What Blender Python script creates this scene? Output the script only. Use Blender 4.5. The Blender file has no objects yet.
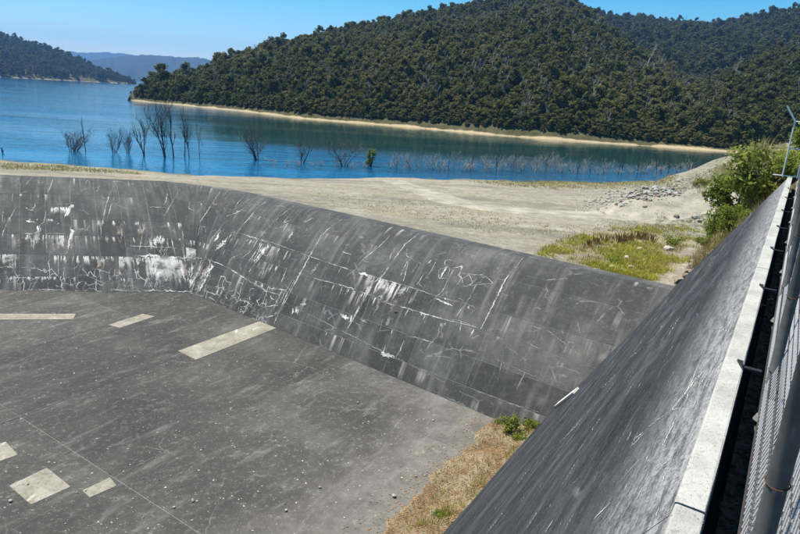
import bpy, bmesh, math, random
import numpy as np
from mathutils import Vector, Matrix
from mathutils.bvhtree import BVHTree

random.seed(7); RS = np.random.RandomState(11)
scene = bpy.context.scene
COL = scene.collection

# ------------------------------------------------------------------ camera
F, CX, CY = 600.0, 400.0, 267.0            # photo pixels (800 x 534)
ROLL = math.radians(3.5)
PITCH = math.atan((267 - 95) * math.cos(ROLL) / F)
EYE = 10.0                                 # eye height above the lake, lake surface z = 0
cR, sR, cP, sP = math.cos(ROLL), math.sin(ROLL), math.cos(PITCH), math.sin(PITCH)

cam_data = bpy.data.cameras.new('camera')
cam_data.sensor_width = 36.0
cam_data.lens = 36.0 * F / 800.0
cam_data.clip_start = 0.05
cam_data.clip_end = 40000.0
cam = bpy.data.objects.new('camera', cam_data)
COL.objects.link(cam)
_r = (cR, sR * sP, sR * cP); _u = (-sR, cR * sP, cR * cP); _b = (0, -cP, sP)
cam.matrix_world = Matrix(((_r[0], _u[0], _b[0], 0), (_r[1], _u[1], _b[1], 0), (_r[2], _u[2], _b[2], EYE), (0, 0, 0, 1)))
scene.camera = cam

# ------------------------------------------------------------------ world, sun, exposure
SUN_EL, SUN_AZ = math.radians(64), math.radians(-58)      # azimuth from +Y towards +X
world = bpy.data.worlds.new('World'); scene.world = world; world.use_nodes = True
wn = world.node_tree.nodes; wl = world.node_tree.links
bg = wn['Background']
sky = wn.new('ShaderNodeTexSky'); sky.sky_type = 'NISHITA'; sky.sun_disc = False
sky.sun_elevation = SUN_EL; sky.sun_rotation = SUN_AZ
sky.altitude = 300; sky.air_density = 1.0; sky.dust_density = 0.1; sky.ozone_density = 1.0
hs = wn.new('ShaderNodeHueSaturation'); hs.inputs['Saturation'].default_value = 1.75; hs.inputs['Hue'].default_value = 0.482; hs.inputs['Value'].default_value = 1.0
wl.new(sky.outputs[0], hs.inputs['Color']); wl.new(hs.outputs[0], bg.inputs[0]); bg.inputs[1].default_value = 0.082
sd = bpy.data.lights.new('sun', 'SUN'); sd.energy = 5.0; sd.angle = math.radians(0.5); sd.color = (1.0, 0.93, 0.81)
sun = bpy.data.objects.new('sun', sd); COL.objects.link(sun)
sdir = Vector((math.cos(SUN_EL) * math.sin(SUN_AZ), math.cos(SUN_EL) * math.cos(SUN_AZ), math.sin(SUN_EL)))
sun.rotation_euler = sdir.to_track_quat('Z', 'Y').to_euler()
sun.location = (0, 0, 60)
vs = scene.view_settings
vs.view_transform = 'Standard'; vs.look = 'None'; vs.exposure = 0.85; vs.gamma = 1.0; vs.use_curve_mapping = False
scene.render.engine = 'CYCLES'
scene.cycles.max_bounces = 6; scene.cycles.volume_bounces = 0

# ------------------------------------------------------------------ pixel -> place helpers
def ray(x, y):
    u = (x - CX) / F; v = -(y - CY) / F
    u2 = u * cR - v * sR; v2 = u * sR + v * cR
    return np.array([u2, cP + v2 * sP, -sP + v2 * cP])
def at(x, y, z):                              # meets the level z
    d = ray(x, y); return np.array([0, 0, EYE]) + d * ((z - EYE) / d[2])
def at_y(x, y, Y):
    d = ray(x, y); return np.array([0, 0, EYE]) + d * (Y / d[1])
def az_el(x, y):
    d = ray(x, y); h = math.hypot(d[0], d[1]); return math.atan2(d[0], d[1]), d[2] / h

# ------------------------------------------------------------------ object helpers
def link(o, parent=None):
    COL.objects.link(o)
    if parent is not None: o.parent = parent
    return o
def tag(o, label=None, cat=None, group=None, kind=None):
    if label: o['label'] = label
    if cat: o['category'] = cat
    if group: o['group'] = group
    if kind: o['kind'] = kind
    return o
def empty(name, loc=(0, 0, 0), rz=0.0):
    o = bpy.data.objects.new(name, None); o.empty_display_size = 0.2
    o.location = loc; o.rotation_euler = (0, 0, rz); return link(o)
def mesh_of(name, v, f, mat=None, smooth=False):
    me = bpy.data.meshes.new(name)
    me.from_pydata([tuple(map(float, p)) for p in v], [], [tuple(map(int, q)) for q in f])
    if mat: me.materials.append(mat)
    if smooth: me.shade_smooth()
    me.update(); return me
def obj(name, me, parent=None):
    return link(bpy.data.objects.new(name, me), parent)
def set_uv(me, uv, name='UVMap'):
    lay = me.uv_layers.new(name=name)
    li = np.empty(len(me.loops), dtype=np.int32); me.loops.foreach_get('vertex_index', li)
    lay.data.foreach_set('uv', np.asarray(uv, dtype=np.float32)[li].ravel())
def set_attr(me, name, arr):
    a = me.attributes.new(name, 'FLOAT', 'POINT'); a.data.foreach_set('value', np.asarray(arr, dtype=np.float32))

def rdir():
    return Vector((random.gauss(0, 1), random.gauss(0, 1), random.gauss(0, 1))).normalized()

class MB:
    """collects shapes for one mesh"""
    def __init__(s): s.v = []; s.f = []; s.uv = []
    def add(s, v, f):
        n = len(s.v); s.v += [tuple(p) for p in v]; s.f += [tuple(i + n for i in q) for q in f]
    def box(s, c, sz, ax=None):
        ax = ax or (Vector((1, 0, 0)), Vector((0, 1, 0)), Vector((0, 0, 1))); c = Vector(c)
        vv = [c + ax[0] * (sz[0] / 2 * i) + ax[1] * (sz[1] / 2 * j) + ax[2] * (sz[2] / 2 * k) for k in (-1, 1) for j in (-1, 1) for i in (-1, 1)]
        s.add(vv, [(0, 2, 3, 1), (4, 5, 7, 6), (0, 1, 5, 4), (2, 6, 7, 3), (0, 4, 6, 2), (1, 3, 7, 5)])
    def tube(s, pts, rad, n=6, cap=True):
        pts = [Vector(p) for p in pts]
        rr = rad if hasattr(rad, '__len__') else [rad] * len(pts)
        rings = []
        for i, p in enumerate(pts):
            t = (pts[min(i + 1, len(pts) - 1)] - pts[max(i - 1, 0)])
            t = t.normalized() if t.length > 1e-9 else Vector((0, 0, 1))
            a = Vector((0, 0, 1)) if abs(t.z) < 0.9 else Vector((1, 0, 0))
            x = t.cross(a).normalized(); y = t.cross(x)
            rings.append([p + (x * math.cos(k * 2 * math.pi / n) + y * math.sin(k * 2 * math.pi / n)) * rr[i] for k in range(n)])
        v = [q for r in rings for q in r]; f = []
        for i in range(len(pts) - 1):
            for k in range(n):
                k2 = (k + 1) % n
                f.append((i * n + k, i * n + k2, (i + 1) * n + k2, (i + 1) * n + k))
        if cap:
            f.append(tuple(range(n))); f.append(tuple((len(pts) - 1) * n + k for k in reversed(range(n))))
        s.add(v, f)
    def mesh(s, name, mat, smooth=False): return mesh_of(name, s.v, s.f, mat, smooth)
    def build(s, name, mat, parent=None, smooth=False): return obj(name, s.mesh(name, mat, smooth), parent)

# ------------------------------------------------------------------ materials
class NT:
    def __init__(s, name, rough=0.8, spec=0.3):
        s.m = bpy.data.materials.new(name); s.m.use_nodes = True
        s.n = s.m.node_tree.nodes; s.l = s.m.node_tree.links; s.b = s.n['Principled BSDF']
        s.b.inputs['Roughness'].default_value = rough; s.b.inputs['Specular IOR Level'].default_value = spec
    def node(s, t, **kw):
        n = s.n.new(t)
        for k, v in kw.items(): setattr(n, k, v)
        return n
    def put(s, sock, val):
        if isinstance(val, bpy.types.NodeSocket): s.l.new(val, sock)
        elif val is not None: sock.default_value = val
    def coord(s, kind='Object'): return s.node('ShaderNodeTexCoord').outputs[kind]
    def uv(s, name): return s.node('ShaderNodeUVMap', uv_map=name).outputs[0]
    def attr(s, name): return s.node('ShaderNodeAttribute', attribute_name=name).outputs['Fac']
    def mapping(s, vec, scale=(1, 1, 1), rot=(0, 0, 0), loc=(0, 0, 0)):
        m = s.node('ShaderNodeMapping'); s.put(m.inputs[0], vec)
        m.inputs['Scale'].default_value = scale; m.inputs['Rotation'].default_value = rot; m.inputs['Location'].default_value = loc
        return m.outputs[0]
    def noise(s, vec, scale=1, detail=4, rough=0.55, dist=0.0, color=False):
        n = s.node('ShaderNodeTexNoise'); s.put(n.inputs['Vector'], vec)
        n.inputs['Scale'].default_value = scale; n.inputs['Detail'].default_value = detail
        n.inputs['Roughness'].default_value = rough; n.inputs['Distortion'].default_value = dist
        return n.outputs['Color' if color else 'Fac']
    def voro(s, vec, scale=1, feature='F1', rand=1.0, out='Distance'):
        n = s.node('ShaderNodeTexVoronoi', feature=feature); s.put(n.inputs['Vector'], vec)
        n.inputs['Scale'].default_value = scale; n.inputs['Randomness'].default_value = rand
        return n.outputs[out]
    def ramp(s, fac, stops, interp='LINEAR'):
        r = s.node('ShaderNodeValToRGB'); s.put(r.inputs[0], fac); e = r.color_ramp.elements
        r.color_ramp.interpolation = interp
        while len(e) < len(stops): e.new(0.5)
        for i, (p, c) in enumerate(stops):
            e[i].position = p; e[i].color = (c, c, c, 1) if not hasattr(c, '__len__') else (*c, 1)
        return r.outputs[0]
    def sstep(s, val, a, b, lo=0.0, hi=1.0):
        m = s.node('ShaderNodeMapRange', interpolation_type='SMOOTHSTEP'); s.put(m.inputs[0], val)
        for i, x in enumerate((a, b, lo, hi)): m.inputs[i + 1].default_value = x
        return m.outputs[0]
    def math(s, op, a, b=None, c=None):
        m = s.node('ShaderNodeMath', operation=op)
        for i, x in enumerate((a, b, c)): s.put(m.inputs[i], x)
        return m.outputs[0]
    def mix(s, fac, a, b, mode='MIX'):
        m = s.node('ShaderNodeMix', data_type='RGBA', blend_type=mode)
        s.put(m.inputs['Factor'], fac)
        for k, x in (('A', a), ('B', b)):
            sock = [q for q in m.inputs if q.name == k and q.type == 'RGBA'][0]
            if isinstance(x, (int, float)): x = (x, x, x)
            if not isinstance(x, bpy.types.NodeSocket): x = (*x, 1) if len(x) == 3 else x
            s.put(sock, x)
        return [q for q in m.outputs if q.type == 'RGBA'][0]
    def bump(s, h, strength=0.4, dist=0.02):
        b = s.node('ShaderNodeBump'); b.inputs['Strength'].default_value = strength; b.inputs['Distance'].default_value = dist
        s.put(b.inputs['Height'], h); s.l.new(b.outputs[0], s.b.inputs['Normal'])
    def color(s, c):
        if not isinstance(c, bpy.types.NodeSocket): c = (*c, 1)
        s.put(s.b.inputs['Base Color'], c); return s
    def rand(s): return s.node('ShaderNodeObjectInfo').outputs['Random']

def plain(name, c, rough=0.8, var=0.25, scale=3.0, metal=0.0, bump=0.3):
    t = NT(name, rough); co = t.coord('Object')
    n = t.noise(co, scale, 6, 0.65)
    lo = tuple(x * (1 - var) for x in c); hi = tuple(min(1, x * (1 + var)) for x in c)
    t.color(t.ramp(n, [(0.3, lo), (0.7, hi)])); t.b.inputs['Metallic'].default_value = metal
    t.bump(t.noise(co, scale * 6, 4), bump, 0.01)
    return t.m

def make_weir_mat():
    t = NT('stained_weir_concrete', 0.85, 0.25); uv = t.uv('UVMap'); lo = t.uv('local')
    big = t.noise(uv, 0.35, 6, 0.6); fine = t.noise(uv, 7, 5, 0.7)
    runs = t.noise(t.mapping(uv, (2.2, 0.22, 1)), 1.0, 5, 0.6)
    sx = t.node('ShaderNodeSeparateXYZ'); t.put(sx.inputs[0], lo)
    vloc = sx.outputs[1]
    c = t.ramp(big, [(0.3, (0.030, 0.030, 0.030)), (0.5, (0.050, 0.050, 0.049)), (0.72, (0.105, 0.103, 0.097))])
    c = t.mix(t.sstep(runs, 0.5, 0.72, 0, 0.55), c, (0.15, 0.147, 0.138))
    c = t.mix(t.sstep(runs, 0.46, 0.3, 0, 0.5), c, (0.030, 0.031, 0.032))
    c = t.mix(t.sstep(fine, 0.55, 0.75, 0, 0.4), c, (0.17, 0.168, 0.16))
    gr2 = t.noise(uv, 3.2, 8, 0.85)
    c = t.mix(t.sstep(gr2, 0.52, 0.66, 0, 0.5), c, (0.16, 0.157, 0.148)); c = t.mix(t.sstep(gr2, 0.48, 0.34, 0, 0.6), c, (0.022, 0.022, 0.022))
    # per panel tone
    pr = t.math('MULTIPLY_ADD', t.rand(), 0.42, 0.86)
    hsv = t.node('ShaderNodeHueSaturation'); t.put(hsv.inputs['Color'], c); t.put(hsv.inputs['Value'], pr); c = hsv.outputs[0]
    # lime runs below the lift joint at each panel's head
    drip = t.noise(t.mapping(uv, (3.0, 0.10, 1)), 1.0, 3, 0.5)
    patch = t.noise(uv, 0.45, 2, 0.5)
    dl = t.math('MULTIPLY', t.sstep(drip, 0.56, 0.66), t.sstep(patch, 0.5, 0.62))
    fade = t.sstep(vloc, 0.0, 1.1, 1.0, 0.0)
    c = t.mix(t.math('MULTIPLY', dl, t.math('MULTIPLY', fade, 0.75)), c, (0.42, 0.405, 0.37))
    # hairline cracks filled with lime
    wob = t.noise(uv, 1.6, 3, 0.6, color=True)
    c = t.mix(t.sstep(t.noise(uv, 26, 3, 0.8), 0.6, 0.7, 0, 0.45), c, (0.26, 0.255, 0.24))
    vec = t.mix(0.22, uv, wob, 'ADD')
    ed = t.voro(t.mapping(vec, (0.75, 1.0, 1)), 1.0, 'DISTANCE_TO_EDGE')
    line = t.sstep(ed, 0.004, 0.022, 1, 0)
    cm = t.sstep(t.noise(uv, 0.8, 3, 0.6), 0.52, 0.64)
    c = t.mix(t.math('MULTIPLY', line, t.math('MULTIPLY', cm, 0.35)), c, (0.36, 0.355, 0.34))
    t.color(c)
    t.bump(t.math('ADD', t.math('MULTIPLY', fine, 0.6), t.noise(uv, 30, 3)), 0.5, 0.02)
    return t.m

def make_crust_mat(name, c, cut=0.0, fade=False):
    t = NT(name, 0.9, 0.2); co = t.coord('Object'); uv = t.uv('UVMap')
    sx = t.node('ShaderNodeSeparateXYZ'); t.put(sx.inputs[0], uv)
    e = t.math('SUBTRACT', 1.0, t.math('ABSOLUTE', t.math('MULTIPLY_ADD', sx.outputs[0], 2.0, -1.0)))     # thin towards its edges
    n = t.noise(co, 9, 4, 0.7); n2 = t.noise(co, 1.7, 3, 0.6)
    a = t.math('MULTIPLY', t.sstep(t.math('ADD', e, t.math('MULTIPLY', t.math('SUBTRACT', n, 0.5), 1.5)), 0.25 + cut, 0.85 + cut), t.sstep(n2, 0.36, 0.58, 0.18, 1.0))
    if fade: a = t.math('MULTIPLY', a, t.sstep(t.math('ADD', sx.outputs[1], t.math('MULTIPLY', t.math('SUBTRACT', n, 0.5), 0.5)), 0.15, 1.0, 1.0, 0.0))
    t.color(t.ramp(n2, [(0.3, tuple(x * .6 for x in c)), (0.7, c)]))
    tr = t.node('ShaderNodeBsdfTransparent'); mx = t.node('ShaderNodeMixShader'); t.put(mx.inputs[0], a)
    t.l.new(tr.outputs[0], mx.inputs[1]); t.l.new(t.b.outputs[0], mx.inputs[2]); t.l.new(mx.outputs[0], t.n['Material Output'].inputs[0]); return t.m

def make_floor_mat():
    t = NT('weathered_floor_concrete', 0.9, 0.25); co = t.coord('Object')
    big = t.noise(co, 0.22, 6, 0.62, 0.4); mid = t.noise(co, 1.3, 6, 0.7); fine = t.noise(co, 12, 4, 0.7)
    rt = t.mapping(co, (1, 1, 1), (0, 0, math.radians(-57.5))); rot = t.mapping(rt, (0.45, 1.9, 1))   # brushed by the flow
    grain = t.noise(co, 4.5, 8, 0.82); spk = t.noise(co, 24, 3, 0.8)
    st = t.noise(rot, 1.0, 5, 0.65)
    c = t.ramp(big, [(0.28, (0.032, 0.031, 0.030)), (0.5, (0.053, 0.051, 0.048)), (0.72, (0.096, 0.093, 0.086))])
    c = t.mix(t.sstep(st, 0.52, 0.74, 0, 0.6), c, (0.165, 0.162, 0.153))
    c = t.mix(t.sstep(st, 0.46, 0.30, 0, 0.5), c, (0.045, 0.044, 0.043))
    c = t.mix(t.sstep(mid, 0.55, 0.75, 0, 0.45), c, (0.19, 0.185, 0.172))
    c = t.mix(t.sstep(fine, 0.60, 0.72, 0, 0.5), c, (0.25, 0.24, 0.22))
    c = t.mix(t.sstep(fine, 0.42, 0.30, 0, 0.4), c, (0.035, 0.034, 0.033))
    c = t.mix(t.sstep(grain, 0.52, 0.68, 0, 0.6), c, (0.21, 0.205, 0.19))
    c = t.mix(t.sstep(grain, 0.48, 0.34, 0, 0.6), c, (0.040, 0.039, 0.038))
    c = t.mix(t.sstep(spk, 0.62, 0.72, 0, 0.6), c, (0.36, 0.34, 0.30))
    c = t.mix(t.sstep(spk, 0.36, 0.28, 0, 0.6), c, (0.03, 0.028, 0.026))
    # silt dusting beside the wall and faint lime lines
    sep = t.node('ShaderNodeSeparateXYZ'); t.put(sep.inputs[0], t.mapping(rt, (1, 1, 1)))
    latc = t.math('MULTIPLY', sep.outputs[1], -1.0)
    dust = t.math('MULTIPLY', t.sstep(t.math('ADD', latc, t.math('MULTIPLY', t.math('SUBTRACT', big, 0.5), 5.0)), DUST - 3.2, DUST + 1.2), t.sstep(mid, 0.3, 0.6, 0.35, 0.85))
    c = t.mix(t.math('MULTIPLY', dust, 0.45), c, (0.27, 0.255, 0.225))
    wob = t.noise(co, 0.8, 3, 0.6, color=True)
    ed = t.voro(t.mapping(t.mix(0.5, co, wob, 'ADD'), (0.33, 0.33, 1)), 1.0, 'DISTANCE_TO_EDGE')
    c = t.mix(t.math('MULTIPLY', t.sstep(ed, 0.002, 0.009, 1, 0), t.sstep(t.noise(co, 0.35, 3), 0.5, 0.62, 0, 0.3)), c, (0.30, 0.29, 0.27))
    c = t.mix(t.math('MULTIPLY', t.sstep(t.noise(co, 0.55, 5, 0.7), 0.66, 0.74), 0.5), c, (0.33, 0.25, 0.17))
    hsv = t.node('ShaderNodeHueSaturation'); t.put(hsv.inputs['Color'], c); t.put(hsv.inputs['Value'], t.math('MULTIPLY_ADD', t.rand(), 0.28, 0.86))
    t.color(hsv.outputs[0]); t.bump(t.math('ADD', fine, mid), 0.5, 0.02); return t.m

def make_wall_mat():
    t = NT('blackened_wall_concrete', 0.82, 0.22); uv = t.uv('UVMap')       # u along, v down the face
    sx = t.node('ShaderNodeSeparateXYZ'); t.put(sx.inputs[0], uv); v = sx.outputs[1]
    a = t.noise(t.mapping(uv, (0.35, 1.9, 1)), 1.0, 8, 0.74); b = t.noise(t.mapping(uv, (0.10, 0.8, 1)), 1.0, 5, 0.6)
    fine = t.noise(t.mapping(uv, (1.2, 14, 1)), 1.0, 4, 0.7); gr = t.noise(uv, 16, 4, 0.7)
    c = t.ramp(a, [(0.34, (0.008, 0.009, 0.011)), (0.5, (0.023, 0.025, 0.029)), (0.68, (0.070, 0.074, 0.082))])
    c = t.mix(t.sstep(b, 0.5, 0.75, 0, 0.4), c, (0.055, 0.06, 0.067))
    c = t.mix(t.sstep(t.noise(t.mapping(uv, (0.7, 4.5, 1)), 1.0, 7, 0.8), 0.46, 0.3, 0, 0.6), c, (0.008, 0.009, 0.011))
    c = t.mix(t.sstep(fine, 0.55, 0.75, 0, 0.35), c, (0.16, 0.165, 0.17))
    c = t.mix(t.sstep(gr, 0.58, 0.72, 0, 0.3), c, (0.13, 0.13, 0.13))
    c = t.mix(t.sstep(t.noise(t.mapping(uv, (2.5, 12, 1)), 1.0, 6, 0.85), 0.54, 0.7, 0, 0.42), c, (0.17, 0.175, 0.185))
    c = t.mix(t.sstep(t.noise(uv, 26, 5, 0.85), 0.56, 0.68, 0, 0.6), c, (0.2, 0.2, 0.2))
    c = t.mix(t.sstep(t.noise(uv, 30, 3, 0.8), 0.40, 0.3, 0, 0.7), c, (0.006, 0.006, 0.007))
    # paler streaky grey just below the coping
    top = t.math('ADD', v, t.math('MULTIPLY', t.math('SUBTRACT', a, 0.5), 1.3))
    stk = t.sstep(t.noise(t.mapping(uv, (2.4, 11, 1)), 1.0, 6, 0.85), 0.36, 0.6, 0.15, 1.0); pit = t.sstep(t.noise(uv, 22, 5, 0.85), 0.38, 0.55, 0.35, 1.0)
    c = t.mix(t.math('MULTIPLY', t.math('MULTIPLY', stk, pit), t.sstep(top, 0.05, 1.35, 0.85, 0.0)), c, (0.36, 0.362, 0.365))
    # fine lime streaks along the board marks
    wob = t.noise(uv, 0.9, 3, 0.5, color=True)
    ln = t.voro(t.mapping(t.mix(0.3, uv, wob, 'ADD'), (0.16, 1.15, 1)), 1.0, 'DISTANCE_TO_EDGE')
    lm = t.sstep(t.noise(t.mapping(uv, (0.35, 0.9, 1)), 1.0, 3), 0.54, 0.68)
    c = t.mix(t.math('MULTIPLY', t.sstep(ln, 0.003, 0.02, 1, 0), t.math('MULTIPLY', lm, 0.35)), c, (0.3, 0.3, 0.3))
    t.color(c); t.bump(t.math('ADD', a, t.math('MULTIPLY', gr, 0.5)), 0.45, 0.02); return t.m

def make_ground_mat():
    t = NT('shore_ground', 0.95, 0.1); co = t.coord('Object')
    n1 = t.noise(co, 0.12, 5, 0.6); n2 = t.noise(co, 0.9, 6, 0.7); n3 = t.noise(co, 6, 5, 0.75)
    rotc = t.mapping(co, (0.08, 0.5, 1), (0, 0, 0.15)); n4 = t.noise(rotc, 1.0, 5, 0.6); n5 = t.noise(co, 2.6, 8, 0.85); n6 = t.noise(t.mapping(co, (0.05, 0.22, 1), (0, 0, 0)), 1.0, 6, 0.7)
    c = t.ramp(n2, [(0.28, (0.18, 0.158, 0.12)), (0.5, (0.245, 0.219, 0.17)), (0.74, (0.325, 0.295, 0.235))])
    c = t.mix(t.sstep(n4, 0.5, 0.7, 0, 0.7), c, (0.345, 0.318, 0.262))
    c = t.mix(t.sstep(n1, 0.5, 0.68, 0, 0.45), c, (0.225, 0.195, 0.115))
    c = t.mix(t.sstep(n3, 0.56, 0.75, 0, 0.55), c, (0.40, 0.385, 0.35))
    c = t.mix(t.sstep(n3, 0.42, 0.28, 0, 0.5), c, (0.085, 0.075, 0.055))
    c = t.mix(t.sstep(n5, 0.5, 0.64, 0, 0.55), c, (0.43, 0.40, 0.345))
    c = t.mix(t.sstep(n5, 0.5, 0.36, 0, 0.6), c, (0.115, 0.102, 0.075))
    c = t.mix(t.sstep(n6, 0.52, 0.38, 0, 0.6), c, (0.13, 0.121, 0.098))
    c = t.mix(t.math('MULTIPLY', t.attr('crestside'), t.sstep(n5, 0.3, 0.6, 0.75, 0.35)), c, (0.125, 0.118, 0.098))
    g = t.attr('grass'); gm = t.sstep(t.math('ADD', g, t.math('MULTIPLY', t.math('SUBTRACT', n2, 0.5), 1.4)), 0.35, 0.75)
    gc = t.mix(t.sstep(n3, 0.35, 0.65), (0.13, 0.125, 0.035), (0.29, 0.25, 0.10))
    c = t.mix(t.math('MULTIPLY', gm, 0.6), c, gc)
    r = t.attr('dirt'); rm = t.sstep(t.math('ADD', r, t.math('MULTIPLY', t.math('SUBTRACT', n2, 0.5), 1.1)), 0.35, 0.7)
    rc = t.mix(t.sstep(n3, 0.4, 0.62), (0.10, 0.072, 0.05), (0.30, 0.225, 0.16))
    c = t.mix(rm, c, rc)
    rg = t.sstep(t.math('ADD', t.attr('ridge'), t.math('MULTIPLY', t.math('SUBTRACT', n2, 0.5), 0.8)), 0.3, 0.7)
    c = t.mix(t.math('MULTIPLY', rg, 0.9), c, t.mix(t.sstep(t.noise(co, 3.4, 6, 0.85), 0.42, 0.58), (0.075, 0.072, 0.045), (0.30, 0.285, 0.22)))
    w = t.attr('wet'); c = t.mix(t.math('MULTIPLY', w, 0.8), c, (0.075, 0.068, 0.045))
    t.color(c); t.bump(t.math('ADD', n3, t.math('MULTIPLY', n2, 2.0)), 0.8, 0.08); return t.m

def make_hill_mat(name, dark, sand):
    t = NT(name, 0.95, 0.05); co = t.coord('Object')
    sx = t.node('ShaderNodeSeparateXYZ'); t.put(sx.inputs[0], co)
    n = t.noise(co, 0.08, 6, 0.65); n2 = t.noise(co, 0.5, 5, 0.7)
    c = t.ramp(n2, [(0.3, tuple(x * 0.6 for x in dark)), (0.7, tuple(x * 1.5 for x in dark))])
    zz = t.math('ADD', sx.outputs[2], t.math('MULTIPLY', t.math('SUBTRACT', n, 0.5), 2.4))
    c = t.mix(t.sstep(zz, 0.25, 0.7, 1, 0), c, t.mix(n2, tuple(x * 0.75 for x in sand), tuple(x * 1.15 for x in sand)))
    t.color(c); t.bump(n2, 0.6, 0.5); return t.m

def make_far_mat(name, c0, c1):
    t = NT(name, 0.95, 0.0); co = t.coord('Object')
    n = t.noise(co, 0.012, 8, 0.75); n2 = t.noise(co, 0.0025, 4, 0.6)
    t.color(t.ramp(t.math('ADD', t.math('MULTIPLY', n, 0.7), t.math('MULTIPLY', n2, 0.3)), [(0.35, c0), (0.65, c1)]))
    t.bump(n, 0.8, 25.0); return t.m

def make_leaf_mat(name, cols, trans=0.36):
    t = NT(name, 0.75, 0.08)
    g = t.node('ShaderNodeNewGeometry'); r = t.rand()
    n = t.noise(t.coord('Object'), 0.45, 2, 0.5)
    lc = t.noise(t.node('ShaderNodeObjectInfo').outputs['Location'], 0.018, 3, 0.6)
    f = t.math('ADD', t.math('ADD', t.math('MULTIPLY', r, 0.6), t.math('MULTIPLY', t.math('SUBTRACT', lc, 0.45), 1.2)), t.math('MULTIPLY', t.math('SUBTRACT', n, 0.4), 0.6))
    c = t.ramp(f, [(i / (len(cols) - 1), c) for i, c in enumerate(cols)])
    hsv = t.node('ShaderNodeHueSaturation'); t.put(hsv.inputs['Color'], c)
    t.put(hsv.inputs['Value'], t.math('MULTIPLY_ADD', g.outputs['Random Per Island'], 0.6, 0.72)); c = hsv.outputs[0]
    t.color(c)
    tr = t.node('ShaderNodeBsdfTranslucent'); t.put(tr.inputs[0], c)
    mx = t.node('ShaderNodeMixShader'); mx.inputs[0].default_value = trans
    t.l.new(t.b.outputs[0], mx.inputs[1]); t.l.new(tr.outputs[0], mx.inputs[2])
    t.l.new(mx.outputs[0], t.n['Material Output'].inputs[0]); return t.m

def make_water_mat():
    t = NT('lake_water', 0.07, 0.5); co = t.coord('Object')
    t.b.inputs['IOR'].default_value = 1.333
    n = t.noise(t.mapping(co, (0.02, 0.05, 1)), 1.0, 3)
    # hill's reflection painted in as a teal, calmer band; open reach ruffled and blue
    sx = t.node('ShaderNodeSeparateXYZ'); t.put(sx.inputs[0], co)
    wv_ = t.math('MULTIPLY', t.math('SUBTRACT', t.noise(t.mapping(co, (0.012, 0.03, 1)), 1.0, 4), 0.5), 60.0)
    lee_reflection = t.math('MULTIPLY', t.sstep(t.math('ADD', sx.outputs[1], wv_), 96, 122), t.sstep(t.math('ADD', sx.outputs[0], wv_), -95, -35))
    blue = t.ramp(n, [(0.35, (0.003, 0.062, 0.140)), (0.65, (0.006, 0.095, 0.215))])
    t.color(t.mix(lee_reflection, blue, (0.003, 0.038, 0.042)))
    a = t.noise(t.mapping(co, (0.9, 1.3, 1), (0, 0, 0.3)), 1.0, 3, 0.6); b = t.noise(t.mapping(co, (0.16, 0.34, 1), (0, 0, -0.2)), 1.0, 2, 0.5)
    calm = t.math('MULTIPLY', t.sstep(t.noise(t.mapping(co, (0.008, 0.03, 1)), 1.0, 3), 0.38, 0.6, 0.4, 1.0), t.math('MULTIPLY_ADD', lee_reflection, -0.72, 1.0))
    h = t.math('MULTIPLY', t.math('ADD', t.math('MULTIPLY', a, 0.5), b), calm)
    t.bump(h, 0.5, 0.35); return t.m

DUST = (-9.0) - (-14 * math.cos(math.radians(32.5)) - 12 * math.sin(math.radians(32.5)))   # wall-side offset in the floor's own axes
M = {}
M['weir'] = make_weir_mat(); M['floor'] = make_floor_mat(); M['wall'] = make_wall_mat(); M['ground'] = make_ground_mat()
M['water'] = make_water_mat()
def make_coping_mat():
    t = NT('pale_coping_concrete', 0.9, 0.2); co = t.coord('Object'); a = t.noise(co, 2.2, 6, 0.75); f = t.noise(co, 28, 4, 0.8); p = t.noise(co, 60, 2, 0.6)
    c = t.ramp(a, [(0.3, (0.26, 0.255, 0.235)), (0.55, (0.38, 0.375, 0.35)), (0.75, (0.45, 0.44, 0.42))])
    c = t.mix(t.sstep(f, 0.46, 0.32, 0, 0.6), c, (0.14, 0.135, 0.12)); c = t.mix(t.sstep(p, 0.36, 0.28, 0, 0.8), c, (0.05, 0.048, 0.045))
    t.color(c); t.bump(t.math('ADD', f, p), 0.7, 0.008); return t.m
M['coping'] = make_coping_mat()
M['walk'] = plain('pale_walkway_concrete', (0.09, 0.088, 0.086), 0.9, 0.15, 4.0)
def make_patch_mat():
    t = NT('repair_concrete', 0.9, 0.2); co = t.coord('Object'); a = t.noise(co, 1.1, 6, 0.7); f = t.noise(co, 7, 6, 0.8); w = t.noise(t.mapping(co, (2.2, .7, 1)), 1.0, 5, 0.7)
    c = t.ramp(a, [(0.3, (0.17, 0.15, 0.115)), (0.5, (0.25, 0.23, 0.185)), (0.7, (0.34, 0.32, 0.275))])
    c = t.mix(t.sstep(f, 0.5, 0.34, 0, 0.75), c, (0.11, 0.10, 0.085)); c = t.mix(t.sstep(w, 0.58, 0.7, 0, 0.7), c, (0.52, 0.51, 0.47)); c = t.mix(t.sstep(w, 0.42, 0.3, 0, 0.6), c, (0.17, 0.15, 0.12))
    t.color(c); t.bump(f, 0.5, 0.01); return t.m
M['patch'] = make_patch_mat()
M['lime'] = make_crust_mat('lime_crust', (0.56, 0.55, 0.52))
M['limebold'] = make_crust_mat('thick_lime_crust', (0.66, 0.65, 0.62), -0.3)
M['limedrip'] = make_crust_mat('lime_drips', (0.66, 0.64, 0.60), -0.2, True)
M['limedim'] = make_crust_mat('grey_lime_crust', (0.24, 0.235, 0.22))
M['tan'] = make_crust_mat('tan_lime_crust', (0.40, 0.35, 0.28))
M['core'] = plain('joint_filler', (0.21, 0.205, 0.19), 0.95, 0.4, 3.0)
M['dark'] = plain('slot_shade_black', (0.012, 0.012, 0.014), 0.9, 0.5, 8.0)  # near-black colour paints in the deep shade of the slot
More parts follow.
